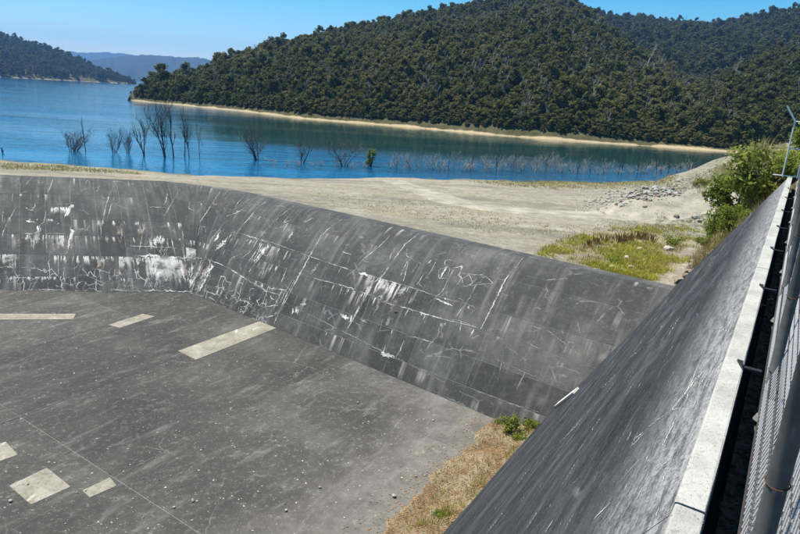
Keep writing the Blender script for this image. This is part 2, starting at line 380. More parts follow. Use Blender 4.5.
M['gravel'] = plain('drain_gravel', (0.06, 0.057, 0.052), 0.95, 0.8, 14.0)  # gravel coloured dark to read as shaded inside the slot
M['galv'] = plain('galvanised_steel', (0.075, 0.078, 0.075), 0.6, 0.3, 14.0, 0.1, 0.05)
M['frame'] = plain('pale_painted_steel', (0.55, 0.60, 0.63), 0.5, 0.1, 10.0, 0.1, 0.05)
M['wire'] = plain('galvanised_wire', (0.36, 0.36, 0.38), 0.45, 0.15, 40.0, 0.5, 0.0)
M['oldsteel'] = plain('dull_steel', (0.20, 0.205, 0.21), 0.6, 0.3, 12.0, 0.3, 0.1)
M['black'] = plain('black_steel', (0.014, 0.014, 0.016), 0.6, 0.3, 10.0)
M['rust'] = plain('rusty_wire', (0.10, 0.045, 0.025), 0.85, 0.4, 60.0)
M['plank'] = plain('bleached_plank', (0.62, 0.59, 0.53), 0.85, 0.15, 8.0)
M['rock'] = plain('pale_rock', (0.35, 0.33, 0.295), 0.9, 0.5, 2.5)
M['rock2'] = plain('brown_rock', (0.22, 0.17, 0.13), 0.9, 0.4, 5.0)
M['pebble'] = plain('pebbles', (0.40, 0.375, 0.33), 0.9, 0.45, 1.5)
M['track'] = plain('dirt_track', (0.275, 0.25, 0.20), 0.95, 0.4, 0.6)
def make_soil_mat():
    t = NT('leaf_litter_soil', 0.95, 0.1); co = t.coord('Object'); a = t.noise(co, 1.3, 5, 0.65); f = t.noise(co, 14, 6, 0.85); g = t.noise(t.mapping(co, (9, 30, 9), (0, 0, 0.6)), 1.0, 4, 0.7)
    c = t.ramp(a, [(0.32, (0.15, 0.10, 0.065)), (0.48, (0.22, 0.17, 0.11)), (0.62, (0.28, 0.24, 0.16)), (0.75, (0.20, 0.18, 0.14))])
    c = t.mix(t.sstep(f, 0.5, 0.36, 0, 0.8), c, (0.06, 0.042, 0.028)); c = t.mix(t.sstep(g, 0.56, 0.68, 0, 0.7), c, (0.44, 0.37, 0.24)); c = t.mix(t.sstep(f, 0.62, 0.72, 0, 0.6), c, (0.40, 0.34, 0.26))
    t.color(c); t.bump(t.math('ADD', f, g), 0.9, 0.03); return t.m
M['soil'] = make_soil_mat()
M['litter'] = make_leaf_mat('dry_leaves', [(0.20, 0.09, 0.04), (0.36, 0.21, 0.09), (0.45, 0.33, 0.17)], 0.1)
M['bark'] = plain('grey_bark', (0.15, 0.135, 0.115), 0.9, 0.4, 0.8)
M['palebark'] = plain('pale_bark', (0.34, 0.32, 0.29), 0.9, 0.3, 0.8)
M['deadwood'] = plain('weathered_dead_wood', (0.085, 0.074, 0.066), 0.9, 0.4, 2.0)
M['palewood'] = plain('bleached_twigs', (0.32, 0.305, 0.26), 0.9, 0.35, 1.0)
M['euc'] = make_leaf_mat('eucalypt_leaves', [(0.066, 0.074, 0.022), (0.105, 0.110, 0.032), (0.140, 0.136, 0.044), (0.165, 0.142, 0.062)])
M['euc_far'] = make_leaf_mat('far_eucalypt_leaves', [(0.058, 0.068, 0.022), (0.092, 0.100, 0.033), (0.120, 0.118, 0.044)])
M['shrub'] = make_leaf_mat('shrub_leaves', [(0.10, 0.14, 0.022), (0.18, 0.215, 0.035), (0.27, 0.28, 0.065)], 0.4)
M['bush'] = make_leaf_mat('wattle_leaves', [(0.09, 0.135, 0.022), (0.17, 0.21, 0.035), (0.27, 0.28, 0.07)], 0.4)
M['dgrass'] = make_leaf_mat('dry_grass', [(0.30, 0.24, 0.10), (0.38, 0.31, 0.13), (0.27, 0.25, 0.07)], 0.3)
M['ggrass'] = make_leaf_mat('green_yellow_grass', [(0.20, 0.23, 0.025), (0.36, 0.35, 0.05), (0.46, 0.40, 0.09)], 0.3)
M['reed'] = make_leaf_mat('brown_seed_heads', [(0.20, 0.13, 0.05), (0.28, 0.19, 0.08)], 0.2)
M['hill'] = make_hill_mat('forest_floor', (0.070, 0.066, 0.034), (0.42, 0.33, 0.20))
M['far1'] = make_far_mat('far_range', (0.025, 0.035, 0.025), (0.06, 0.07, 0.045))

# ------------------------------------------------------------------ main geometry constants
WAZ = math.radians(32.5)
W2 = np.array([math.sin(WAZ), math.cos(WAZ)]); N2 = np.array([W2[1], -W2[0]])      # along the training wall / to its right
def wl2(lat, along): return N2 * lat + W2 * along
def wp(lat, along, z): q = wl2(lat, along); return Vector((q[0], q[1], z))
AX_A = Vector((W2[0], W2[1], 0)); AX_L = Vector((N2[0], N2[1], 0)); AX_Z = Vector((0, 0, 1))
Z_CROWN = EYE - 1.9; Z_CREST = EYE - 6.5; Z_FLOOR = EYE - 11.5
BATTER = 0.622
WALL_END = 24.5
def wall_lat(z): return -0.13 - BATTER * (Z_CROWN - z)

L0 = np.array([-16, 40.0]); R0 = np.array([-9.6, 36.9]); T0 = np.array([-11.8, 32.2]); dL = np.array([-.989, -.148])
Rc = np.array([10.4, 21.8]) - R0; Rc /= np.linalg.norm(Rc)
Rt = np.array([2.6, 21.2]) - T0; Rt /= np.linalg.norm(Rt)
UF = 7.1; UMIN, UMAX = -27.0, UF + 26.2
def crest2(U):
    if U < 0: return L0 + dL * -U
    if U < UF:
        k = U / UF; mid = (L0 + R0) / 2 + np.array([0.25, 0.55])
        return (1 - k) ** 2 * L0 + 2 * k * (1 - k) * mid + k * k * R0
    return R0 + Rc * (U - UF)
def toe2(U):
    if U < 0: return T0 + dL * -U
    if U < UF: return T0 + Rt * (0.05 * U / UF)
    return T0 + Rt * ((U - UF) * 0.957 + 0.05)
def weir(U, s):
    c = crest2(U); t = toe2(U)
    if s < 0:                                   # upstream lip
        d = (c - t) / np.linalg.norm(c - t); p = c + d * (-s)
        return np.array([p[0], p[1], Z_CREST - 0.10 * (-s) ** 1.5])
    p = c + (t - c) * s
    return np.array([p[0], p[1], Z_CREST - 5.0 * s ** 1.5])
_CP = np.array([crest2(u) for u in np.linspace(UMIN - 60, UMAX + 4, 400)])
def ycrest(x): return np.interp(np.asarray(x, float), _CP[:, 0], _CP[:, 1])

# ------------------------------------------------------------------ ground height field
SHORE = np.array([(-400, 74), (-47.3, 69.8), (-35.2, 69.1), (-22.9, 66.9), (-12.2, 69.3), (-.7, 76.4), (12.5, 79.6), (26.8, 83), (38, 90), (52, 104), (80, 128), (300, 150)])
RIDGE = [(640, 189, 51), (665, 183.5, 52), (690, 175, 53), (715, 166, 54), (740, 154, 56), (790, 142, 58), (860, 134, 62)]
RP = np.array([at_y(*r) for r in RIDGE]); RP = np.vstack([[RP[0, 0] - 9, RP[0, 1] - 1.5, -1.0], RP])
def vnoise(x, y, seed=0):
    """smooth value noise, vectorised"""
    xi = np.floor(x).astype(int); yi = np.floor(y).astype(int); fx = x - xi; fy = y - yi
    def h(a, b): q = np.sin(a * 127.1 + b * 311.7 + seed * 74.7) * 43758.5453; return q - np.floor(q)
    sx = fx * fx * (3 - 2 * fx); sy = fy * fy * (3 - 2 * fy)
    return (h(xi, yi) * (1 - sx) + h(xi + 1, yi) * sx) * (1 - sy) + (h(xi, yi + 1) * (1 - sx) + h(xi + 1, yi + 1) * sx) * sy
def sm(a, b, x): t = np.clip((x - a) / (b - a), 0, 1); return t * t * (3 - 2 * t)
def ground(x, y):
    x = np.asarray(x, float); y = np.asarray(y, float)
    lat = x * N2[0] + y * N2[1]; al = x * W2[0] + y * W2[1]
    yc = ycrest(np.clip(x, -60, 14)); ys = np.interp(x, SHORE[:, 0], SHORE[:, 1])
    t = (y - yc) / np.maximum(ys - yc, 5)
    z = np.where(t < 1, 2.75 * (1 - np.clip(t, -.2, 1)) ** 0.85, -np.minimum(5.0, (y - ys) * 0.085))
    z = z + (vnoise(x * .25, y * .25) - .5) * 0.22 * (t < 1) + (vnoise(x * .9, y * .9, 3) - .5) * 0.12
    # gravel ridge beyond the track
    yr = np.interp(x, RP[:, 0], RP[:, 1]); zr = np.interp(x, RP[:, 0], RP[:, 2], left=-1.0); d = y - yr
    rz = zr - np.where(d < 0, 0.30 * np.maximum(-d - .4, 0), 0.30 * np.maximum(d - .6, 0)) + (vnoise(x * .5, y * .5, 5) - .5) * .5
    z = np.where(x > RP[0, 0] - 3, np.maximum(z, rz), z)
    # bank carrying on in line with the training wall
    run = 3.6 + np.clip((al - 30) * .12, 0, 3)
    k = np.clip((lat + 3.3 + (vnoise(x * .4, y * .4, 8) - .5) * .9) / run, 0, 1)
    top = 8.15 + np.clip((lat - 1.5) * .12, 0, 1.2) - np.clip((al - 36) * .35, 0, 5)
    bank = z + (np.maximum(top, z) - z) * (k ** 0.9) + (vnoise(x * .8, y * .8, 9) - .5) * .35 * (k > 0) * (k < 1)
    z = np.where((al > WALL_END - 1.5) & (lat > -3.6) & (y < 60), bank, z)
    # behind the training wall: made ground under the walkway
    z = np.where((al <= WALL_END + 0.3) & (lat > -3.3), np.where(lat > 3.4, 7.9, np.where(lat > 0.4, 7.55, -2.6)), z)
    # spillway basin (below the slabs), left abutment out of the picture
    basin = (y < yc + 0.5) & (lat < -1.0) & (al < WALL_END)
    z = np.where(basin, -2.6, z)
    z = np.where(basin & (x < -46), 5.0, z)
    return z
def gz(x, y): return float(ground(np.array([x]), np.array([y]))[0])
def ground_hit(px, py, d0=18.0, d1=140.0):
    d = ray(px, py); e = np.array([0, 0, EYE]); lo, hi = d0, d1
    for n in (160, 24):
        q = np.linspace(lo, hi, n); P = e + (q / d[1])[:, None] * d
        i = int(np.argmax(P[:, 2] < ground(P[:, 0], P[:, 1]))); lo, hi = q[max(i - 1, 0)], q[i] + 1e-3
    return P[i]

def axis(lo, hi, step, far):
    a = list(np.arange(lo, hi + 1e-6, step)); g = step * 1.6
    while a[-1] < far: a.append(min(far, a[-1] + g)); g *= 1.35
    g = step * 1.6
    while a[0] > -far: a.insert(0, max(-far, a[0] - g)); g *= 1.35
    return np.array(a)
gx = axis(-48, 62, 0.55, 9000.0); gy = axis(14, 112, 0.55, 9000.0)
GX, GY = np.meshgrid(gx, gy); GZ = ground(GX, GY)
far = (np.hypot(GX, GY) > 170); GZ = np.where(far, np.where(GY < 20, np.minimum(GZ, 5), -5.0), GZ)
nx, ny = len(gx), len(gy)
idx = np.arange(nx * ny).reshape(ny, nx)
gf = np.stack([idx[:-1, :-1], idx[:-1, 1:], idx[1:, 1:], idx[1:, :-1]], -1).reshape(-1, 4)
gv = np.stack([GX, GY, GZ], -1).reshape(-1, 3)
gme = mesh_of('ground', gv, gf, M['ground'], True)
lat_g = gv[:, 0] * N2[0] + gv[:, 1] * N2[1]; al_g = gv[:, 0] * W2[0] + gv[:, 1] * W2[1]
def blob(px, py, rx, ry, rot=0.0):
    p = ground_hit(px, py); dx = gv[:, 0] - p[0]; dy = gv[:, 1] - p[1]
    c, s = math.cos(rot), math.sin(rot)
    return np.exp(-((dx * c + dy * s) / rx) ** 2 - ((-dx * s + dy * c) / ry) ** 2)
gr = np.zeros(len(gv))
for b in [(620, 240, 3.6, 2.8), (580, 250, 3.2, 2.0), (655, 238, 3.4, 2.4), (640, 262, 2.4, 2.2), (600, 262, 2.6, 1.6), (300, 193, 6, 1.6), (345, 199, 4, 1.2), (395, 203, 4, 1.0), (480, 212, 4, 1.0)]:
    gr = np.maximum(gr, blob(*b) * (0.95 if b[0] > 500 else 0.5))
ys_g = np.interp(gv[:, 0], SHORE[:, 0], SHORE[:, 1])
gr = np.maximum(gr, 0.9 * np.exp(-((gv[:, 1] - ys_g + 2.5) / 2.2) ** 2) * ((gv[:, 0] < -27) | (gv[:, 0] > 9)))
gr = np.maximum(gr, 0.75 * ((lat_g > -3.0) & (al_g > WALL_END - 1) & (gv[:, 1] < 70)) * (gv[:, 2] > 3.6))
dirt = 0.9 * np.exp(-((lat_g + 2.9) / .9) ** 2) * (al_g > WALL_END - 1) * (al_g < 34)
wet = sm(0.35, -0.05, gv[:, 2]) * (gv[:, 1] > 40)
rdg = np.clip(1 - np.abs(gv[:, 1] - np.interp(gv[:, 0], RP[:, 0], RP[:, 1]) + 4) / 13, 0, 1) ** .6 * sm(RP[1, 0] - 9, RP[1, 0], gv[:, 0]) * (gv[:, 0] < 60); set_attr(gme, 'ridge', rdg); set_attr(gme, 'crestside', sm(13, 2, gv[:, 1] - ycrest(np.clip(gv[:, 0], -60, 14)) + (vnoise(gv[:, 0] * .2, gv[:, 1] * .2, 55) - .5) * 8))
set_attr(gme, 'grass', gr); set_attr(gme, 'dirt', dirt); set_attr(gme, 'wet', wet)
tag(obj('ground', gme), 'pale gravel beach and banks around the reservoir', None, None, 'structure')

# lake
wv = [(-8900, 30, 0), (8900, 30, 0), (8900, 8900, 0), (-8900, 8900, 0)]
wx = axis(-120, 120, 20, 8900.0); wy = np.concatenate([np.arange(55, 300, 20), np.geomspace(320, 8900, 16)])
WX, WY = np.meshgrid(wx, wy); wi = np.arange(WX.size).reshape(WX.shape)
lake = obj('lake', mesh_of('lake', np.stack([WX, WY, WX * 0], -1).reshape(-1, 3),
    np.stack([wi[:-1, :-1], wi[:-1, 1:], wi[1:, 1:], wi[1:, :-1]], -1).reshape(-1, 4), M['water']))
tag(lake, 'blue reservoir water ruffled by small ripples', None, None, 'structure')

# dirt track over the beach
tpx = [(392, 181), (420, 190), (452, 201), (500, 209), (560, 214), (610, 214), (650, 212), (685, 207), (712, 200), (735, 194)]
tp = np.array([ground_hit(*p) for p in tpx])
def resample(P, step):
    d = np.concatenate([[0], np.cumsum(np.linalg.norm(np.diff(P, axis=0), axis=1))]); n = max(2, int(d[-1] / step))
    q = np.linspace(0, d[-1], n); return np.stack([np.interp(q, d, P[:, k]) for k in range(P.shape[1])], -1)
tc = resample(tp[:, :2], 0.5); tv = []; tf = []
for i, p in enumerate(tc):
    t = tc[min(i + 1, len(tc) - 1)] - tc[max(i - 1, 0)]; t /= np.linalg.norm(t); s = np.array([-t[1], t[0]])
    wd = 1.3 + 1.0 * min(1, i / (len(tc) * .45))
    for k in range(9):
        off = (k / 8 - .5) * 2 * wd + (random.uniform(-.25, .25) if k in (0, 8) else 0)
        q = p + s * off; tv.append((q[0], q[1], gz(*q) + (0.03 if 0 < k < 8 else -0.03)))
    if i:
        for k in range(8): a = (i - 1) * 9 + k; tf.append((a, a + 1, a + 10, a + 9))
tag(obj('track', mesh_of('track', tv, tf, M['track'], True)), 'pale wheel-worn dirt track curving over the beach', None, None, 'structure')

# ------------------------------------------------------------------ hills (polar sheets) and their forest
def hill(name, label, ridge, foot, mat, depth_back=250.0, pw=0.85, na=90, nd=40, ends='', ew=.02):
    """ridge: (px,py,distance) of the ground under the skyline; foot: (px,distance,z)"""
    ra = np.array([(az_el(p[0], p[1])[0], EYE + az_el(p[0], p[1])[1] * p[2], p[2]) for p in ridge])
    fa = np.array([(az_el(p[0], 120)[0], p[1], p[2]) for p in foot])
    def H(a, D):
        zr = np.interp(a, ra[:, 0], ra[:, 1]); Dr = np.interp(a, ra[:, 0], ra[:, 2])
        Df = np.interp(a, fa[:, 0], fa[:, 1]); zf = np.interp(a, fa[:, 0], fa[:, 2])
        k = (D - Df) / np.maximum(Dr - Df, 1)
        x = np.sin(a) * D; y = np.cos(a) * D
        bump = (vnoise(x / 60, y / 60, 2) - .5) * 14 + (vnoise(x / 23, y / 23, 4) - .5) * 5
        up = zf + (zr - zf) * np.clip(k, 0, 1) ** pw + bump * np.clip(k, 0, 1) * (1 - np.clip(k, 0, 1)) * np.clip(zr / 60, 0, 1.5) * 2
        up = up + np.clip((D - Df) / 6, 0, 1) * 1.6
        dn = zr + 1.6 - (D - Dr) * 0.5
        fd = 1.0
        if 'l' in ends: fd = fd * sm(ra[0, 0], ra[0, 0] + ew, a)
        if 'r' in ends: fd = fd * sm(ra[-1, 0], ra[-1, 0] - ew, a)
        zz = np.where(D > Dr, dn, np.where(D < Df, zf - (Df - D) * .25, up))
        return -2.5 + (zz + 2.5) * fd if ends else zz
    A = np.linspace(ra[0, 0], ra[-1, 0], na); V = []; Fc = []
    ks = np.concatenate([[-.06, -.02, 0, .012, .03], np.linspace(.06, 1, nd), [1.06, 1.2]])
    for a in A:
        Df = np.interp(a, fa[:, 0], fa[:, 1]); Dr = np.interp(a, ra[:, 0], ra[:, 2])
        for k in ks:
            D = Df + (Dr - Df) * k; V.append((math.sin(a) * D, math.cos(a) * D, float(H(np.array([a]), np.array([D]))[0])))
    m = len(ks)
    for i in range(na - 1):
        for k in range(m - 1): q = i * m + k; Fc.append((q, q + m, q + m + 1, q + 1))
    tag(obj(name, mesh_of(name, V, Fc, mat, True)), label, None, None, 'structure')
    return H, A[0], A[-1], lambda a: (np.interp(a, fa[:, 0], fa[:, 1]), np.interp(a, ra[:, 0], ra[:, 2]))

def shore_d(px, py): p = at(px, py, 0.0); return math.hypot(p[0], p[1])
footA = [(px, shore_d(px, py), -0.3) for px, py in [(122, 99.5), (130, 100.5), (165, 103.5), (200, 107), (240, 111), (300, 118.5), (350, 122.5), (400, 126.5), (450, 131), (500, 135.5), (550, 139.5), (600, 143), (660, 147), (720, 151.5), (800, 157), (900, 164)]]
ridgeA = [(121, 99.5, 312), (128, 97, 322), (140, 94, 335), (165, 90, 345), (190, 85, 355), (208, 79, 370), (222, 72, 385), (240, 66, 400), (270, 57, 430), (300, 48, 460), (345, 37, 500), (400, 27, 545), (440, 19, 580), (480, 10, 610), (510, 5, 630), (545, -1, 650), (575, 9, 640), (605, 30, 600), (641, 60, 540), (680, 85, 460), (720, 108, 390), (760, 122, 330), (800, 130, 300)]
HA = hill('hill', 'long forested hill rising from the sandy far shore', ridgeA, footA, M['hill'], na=190, nd=46, ends='l', ew=.016)
ridgeB = [(500, 22, 1000), (545, 18, 1000), (585, 15, 1000), (610, 22, 1000), (640, 24, 1010), (680, 27, 1020), (710, 29, 1030), (740, 25, 1030), (770, 18, 1020), (800, 14, 1000), (860, 6, 980), (930, 10, 960)]
footB = [(500, 500, 5), (700, 430, 5), (930, 400, 5)]
HB = hill('hill', 'blue-green forested ridge behind, with a shallow saddle', ridgeB, footB, M['hill'], na=60)
ridgeC = [(640, 132, 260), (670, 112, 330), (700, 98, 390), (740, 78, 440), (770, 62, 470), (800, 50, 490), (860, 30, 520), (930, 20, 540)]
footC = [(640, shore_d(640, 146) + 3, -0.3), (720, shore_d(720, 151.5) + 1, -.3), (800, shore_d(800, 157), -.3), (930, shore_d(930, 167), -.3)]
HC = hill('hill', 'lower forested spur on the right of the far shore', ridgeC, footC, M['hill'], na=50, ends='l', ew=.05)
ridgeD = [(-150, 20, 1800), (-80, 28, 1750), (0, 37, 1700), (30, 45, 1680), (45, 50, 1660), (60, 55, 1640), (80, 63, 1600), (100, 71, 1560), (115, 77, 1500), (127, 82, 1440), (136, 84.5, 1420)]
footD = [(-150, 1150, -.5), (0, 1200, -.5), (60, 1290, -.5), (128, 1360, -.5), (136, 1400, -.5)]
HD = hill('hill', 'dark forested headland across the open water at left', ridgeD, footD, M['hill'], na=60, ends='r', ew=.01)
def mountain(label, px, D, mat):
    a = np.array([az_el(p[0], p[1])[0] for p in px]); e = np.array([az_el(p[0], p[1])[1] for p in px])
    A = np.linspace(a[0], a[-1], 160); V = []; Fc = []
    ks = np.linspace(0, 1.3, 14)
    for i, t in enumerate(A):
        zr = EYE + np.interp(t, a, e) * D + (vnoise(np.array([t * 300]), np.array([0.5]), 3)[0] - .5) * 14
        for k in ks:
            d = D * (0.78 + .22 * k); z = -4 + zr * (k ** 1.1 if k <= 1 else 1 - (k - 1) * 2) + (vnoise(np.array([t * 120]), np.array([k * 4]), 6)[0] - .5) * zr * .35 * k * max(0, 1 - k) * 2
            V.append((math.sin(t) * d, math.cos(t) * d, z))
    m = len(ks)
    for i in range(159):
        for k in range(m - 1): q = i * m + k; Fc.append((q, q + m, q + m + 1, q + 1))
    tag(obj('mountain', mesh_of('mountain', V, Fc, mat, True)), label, None, None, 'structure')
mountain('nearer blue mountain range low on the horizon', [(-20, 72), (60, 66), (85, 61), (100, 58), (120, 56), (142, 54), (160, 55), (178, 56.5), (199, 56.5), (215, 61), (260, 70), (330, 76)], 5200, M['far1'])
mountain('faint farthest mountain range on the horizon', [(-60, 60), (30, 53), (67, 51), (85, 52), (105, 51.5), (122, 53), (150, 56), (190, 60), (300, 70)], 8000, M['far1'])

# ---- eucalypts
def tree_proto(seed, h, w, nclump, nleaf, ls, bare=0.35, flat=0.75):
    random.seed(seed); tr = MB(); cr = MB()
    lean = Vector((random.uniform(-.08, .08), random.uniform(-.08, .08), 1))
    top = lean * (h * .78)
    tr.tube([(0, 0, -0.6), lean * (h * .3), lean * (h * .55) + Vector((random.uniform(-.3, .3), random.uniform(-.3, .3), 0)), top], [h * .022, h * .016, h * .011, h * .004], 5)
    for c in range(nclump):
        a = c * 2.4 + random.uniform(-.5, .5); zz = bare + (1 - bare) * (random.random() ** .8)
        prof = math.sin(min(1, (zz - bare) / (1 - bare) * .85 + .15) * math.pi) ** .6
        r = w * .5 * prof * random.uniform(.35, 1.0)
        p = Vector((math.cos(a) * r, math.sin(a) * r, h * zz * .93)) + lean * 0
        cs = w * random.uniform(.15, .26)
        s0 = lean * (h * random.uniform(.28, .6))
        tr.tube([s0, (s0 + p) * .5 + Vector((0, 0, -.04 * h)), p], [h * .009, h * .006, h * .002], 4, False)
        for _ in range(nleaf):
            d = rdir(); rr = cs * random.uniform(.45, 1.08)
            q = p + Vector((d.x * rr, d.y * rr, d.z * rr * flat))
            nrm = (d + rdir() * .8 + Vector((0, 0, .35))).normalized(); t = nrm.cross(rdir()).normalized(); b = nrm.cross(t)
            s1 = ls * random.uniform(.6, 1.25); s2 = s1 * random.uniform(.45, .8)
            cr.add([q - t * s1, q + b * s2 - t * .1 * s1, q + t * s1 + nrm * s1 * .15, q - b * s2], [(0, 1, 2, 3)])
    return tr, cr
protos = []
specs = [(1, 12, 7.5, 16, 55, .55), (2, 10.5, 7.0, 14, 55, .55), (3, 13.5, 7.0, 17, 52, .55), (4, 9, 6.5, 13, 52, .5), (5, 11.5, 8.5, 17, 55, .6), (6, 8, 5.5, 12, 48, .48)]
pcol = bpy.data.collections.new('forest_sources')
fcol = bpy.data.collections.new('far_forest_sources')
for i, sp in enumerate(specs):
    tr, cr = tree_proto(*sp, bare=(.26, .12, .28, .06, .16, .05)[i])
    tm = tr.mesh('trunk', M['palebark'] if i % 2 else M['bark']); cm = cr.mesh('crown', M['euc']); protos.append((tm, cm))
    both = MB(); both.add(tr.v, tr.f); n0 = len(tr.f); both.add(cr.v, cr.f)
    for nm, cl, lm in (('eucalypt_source', pcol, M['euc']), ('far_eucalypt_source', fcol, M['euc_far'])):
        me = mesh_of(nm, both.v, both.f, M['palebark'] if i % 2 else M['bark']); me.materials.append(lm)
        mi = np.ones(len(both.f), dtype=np.int32); mi[:n0] = 0; me.polygons.foreach_set('material_index', mi)
        cl.objects.link(bpy.data.objects.new(nm, me))
# a bleached dead tree as the last kind
def bare_tree(seed, h, stems=1, spread=.35, r0=.02, depth=3, twigs=5, base=0.0, nseg=3):
    random.seed(seed); trunk = MB(); br = MB()
    def grow(p, d, L, r, lev, mb):
        pts = [p.copy()]; q = p.copy(); dd = d.copy()
        for k in range(nseg):
            dd = (dd + rdir() * .16 + Vector((0, 0, .07))).normalized(); q = q + dd * (L / nseg); pts.append(q.copy())
        mb.tube(pts, [r * (1 - .75 * i / nseg) for i in range(nseg + 1)], 4 if lev else 6, False)
        if lev < depth:
            for k in range(twigs if lev == 0 else max(2, twigs - 2)):
                j = random.uniform(.25, 1) if lev == 0 else random.uniform(.35, 1); jj = min(nseg - 1, int(j * nseg)); f = j * nseg - jj
                s = pts[jj].lerp(pts[jj + 1], f); out = rdir(); out.z = abs(out.z) * .6 + (.9 if spread < .4 else .45)
                grow(s, (dd * .5 + out * spread * 1.8).normalized(), L * random.uniform(.32, .55), r * .5, lev + 1, br)
    for s in range(stems):
        d = Vector((random.uniform(-1, 1) * spread * (stems > 1) * .6, random.uniform(-1, 1) * spread * (stems > 1) * .6, 1)).normalized()
        grow(Vector((random.uniform(-.1, .1) * (stems > 1) * h * .3, random.uniform(-.1, .1) * (stems > 1) * h * .3, -base)), d, h * random.uniform(.75, 1) + base, h * r0, 0, trunk)
    return trunk, br
dt, db = bare_tree(50, 10.5, 1, .5, .024, 3, 7)
dtm = dt.mesh('trunk', M['palebark']); dbm = db.mesh('branches', M['palebark'])
dall = MB(); dall.add(dt.v, dt.f); dall.add(db.v, db.f)
for cl in (pcol, fcol): cl.objects.link(bpy.data.objects.new('bare_source', dall.mesh('bare_source', M['palebark'])))

def forest_group(name, coll):
    ng = bpy.data.node_groups.new(name, 'GeometryNodeTree')
    ng.interface.new_socket('Geometry', in_out='INPUT', socket_type='NodeSocketGeometry'); ng.interface.new_socket('Geometry', in_out='OUTPUT', socket_type='NodeSocketGeometry')
    N = ng.nodes; Lk = ng.links
    gi = N.new('NodeGroupInput'); go = N.new('NodeGroupOutput'); ip = N.new('GeometryNodeInstanceOnPoints')
    ci = N.new('GeometryNodeCollectionInfo'); ci.inputs['Collection'].default_value = coll
    ci.inputs['Separate Children'].default_value = True; ci.inputs['Reset Children'].default_value = True
    def na(nm, ty): q = N.new('GeometryNodeInputNamedAttribute'); q.data_type = ty; q.inputs['Name'].default_value = nm; return [o for o in q.outputs if o.enabled and o.name == 'Attribute'][0]
    ip.inputs['Pick Instance'].default_value = True
    Lk.new(gi.outputs[0], ip.inputs['Points']); Lk.new(ci.outputs[0], ip.inputs['Instance'])
    Lk.new(na('kind_index', 'INT'), ip.inputs['Instance Index']); Lk.new(na('rot', 'FLOAT_VECTOR'), ip.inputs['Rotation']); Lk.new(na('scl', 'FLOAT_VECTOR'), ip.inputs['Scale'])
    Lk.new(ip.outputs[0], go.inputs[0]); return ng
NG = forest_group('forest', pcol); NGF = forest_group('far_forest', fcol)
def forest(label, pts, idxs, rots, scls, ng):
    me = bpy.data.meshes.new('forest'); me.from_pydata([tuple(p) for p in pts], [], [])
    a = me.attributes.new('kind_index', 'INT', 'POINT'); a.data.foreach_set('value', np.asarray(idxs, dtype=np.int32))
    a = me.attributes.new('rot', 'FLOAT_VECTOR', 'POINT'); a.data.foreach_set('vector', np.asarray(rots, dtype=np.float32).ravel())
    a = me.attributes.new('scl', 'FLOAT_VECTOR', 'POINT'); a.data.foreach_set('vector', np.asarray(scls, dtype=np.float32).ravel())
    o = obj('forest', me); m = o.modifiers.new('trees', 'NODES'); m.node_group = ng
    return tag(o, label, 'forest', None, 'stuff')
def scatter(Hset, area, smin, smax, d_margin=3.5, dead=.02, kmax=1.06, seed=1, tip=False):
    H, a0, a1, lim = Hset; rs = np.random.RandomState(seed); out = []
    A = np.linspace(a0, a1, 200); lo = lim(A)[0].min(); hi = lim(A)[1].max() * kmax
    n = int((a1 - a0) * (hi ** 2 - lo ** 2) / 2 / area)
    a = rs.uniform(a0, a1, n); D = np.sqrt(rs.uniform(lo ** 2, hi ** 2, n)); f, r = lim(a)
    ok = (D > f + d_margin) & (D < f + (r - f) * kmax + 4); a, D, f = a[ok], D[ok], f[ok]
    x = np.sin(a) * D; y = np.cos(a) * D
    # natural gaps
    keep = vnoise(x / 17, y / 17, 21) > .12; a, D, f, x, y = a[keep], D[keep], f[keep], x[keep], y[keep]
    z = H(a, D); s = rs.uniform(smin, smax, len(a)) * (.8 + .45 * vnoise(x / 30, y / 30, 12))
    u_ = rs.uniform(size=len(a)); s = s * np.where(u_ < .08, 1.35, np.where(u_ < .4, .8, 1.0))
    kk = rs.randint(0, 6, len(a)); dd_ = rs.uniform(size=len(a)) < dead; kk[dd_] = 6; s = np.where(dd_, np.maximum(s, smax * .95), s)
    if tip: s = s * (.4 + .6 * sm(a0 + .012, a0 + .06, a))
    ok = (z > .5) if tip else (z > -50); w_ = rs.uniform(0, 6.28, len(a))
    return x[ok], y[ok], z[ok], s[ok], kk[ok], w_[ok], (D - f)[ok]
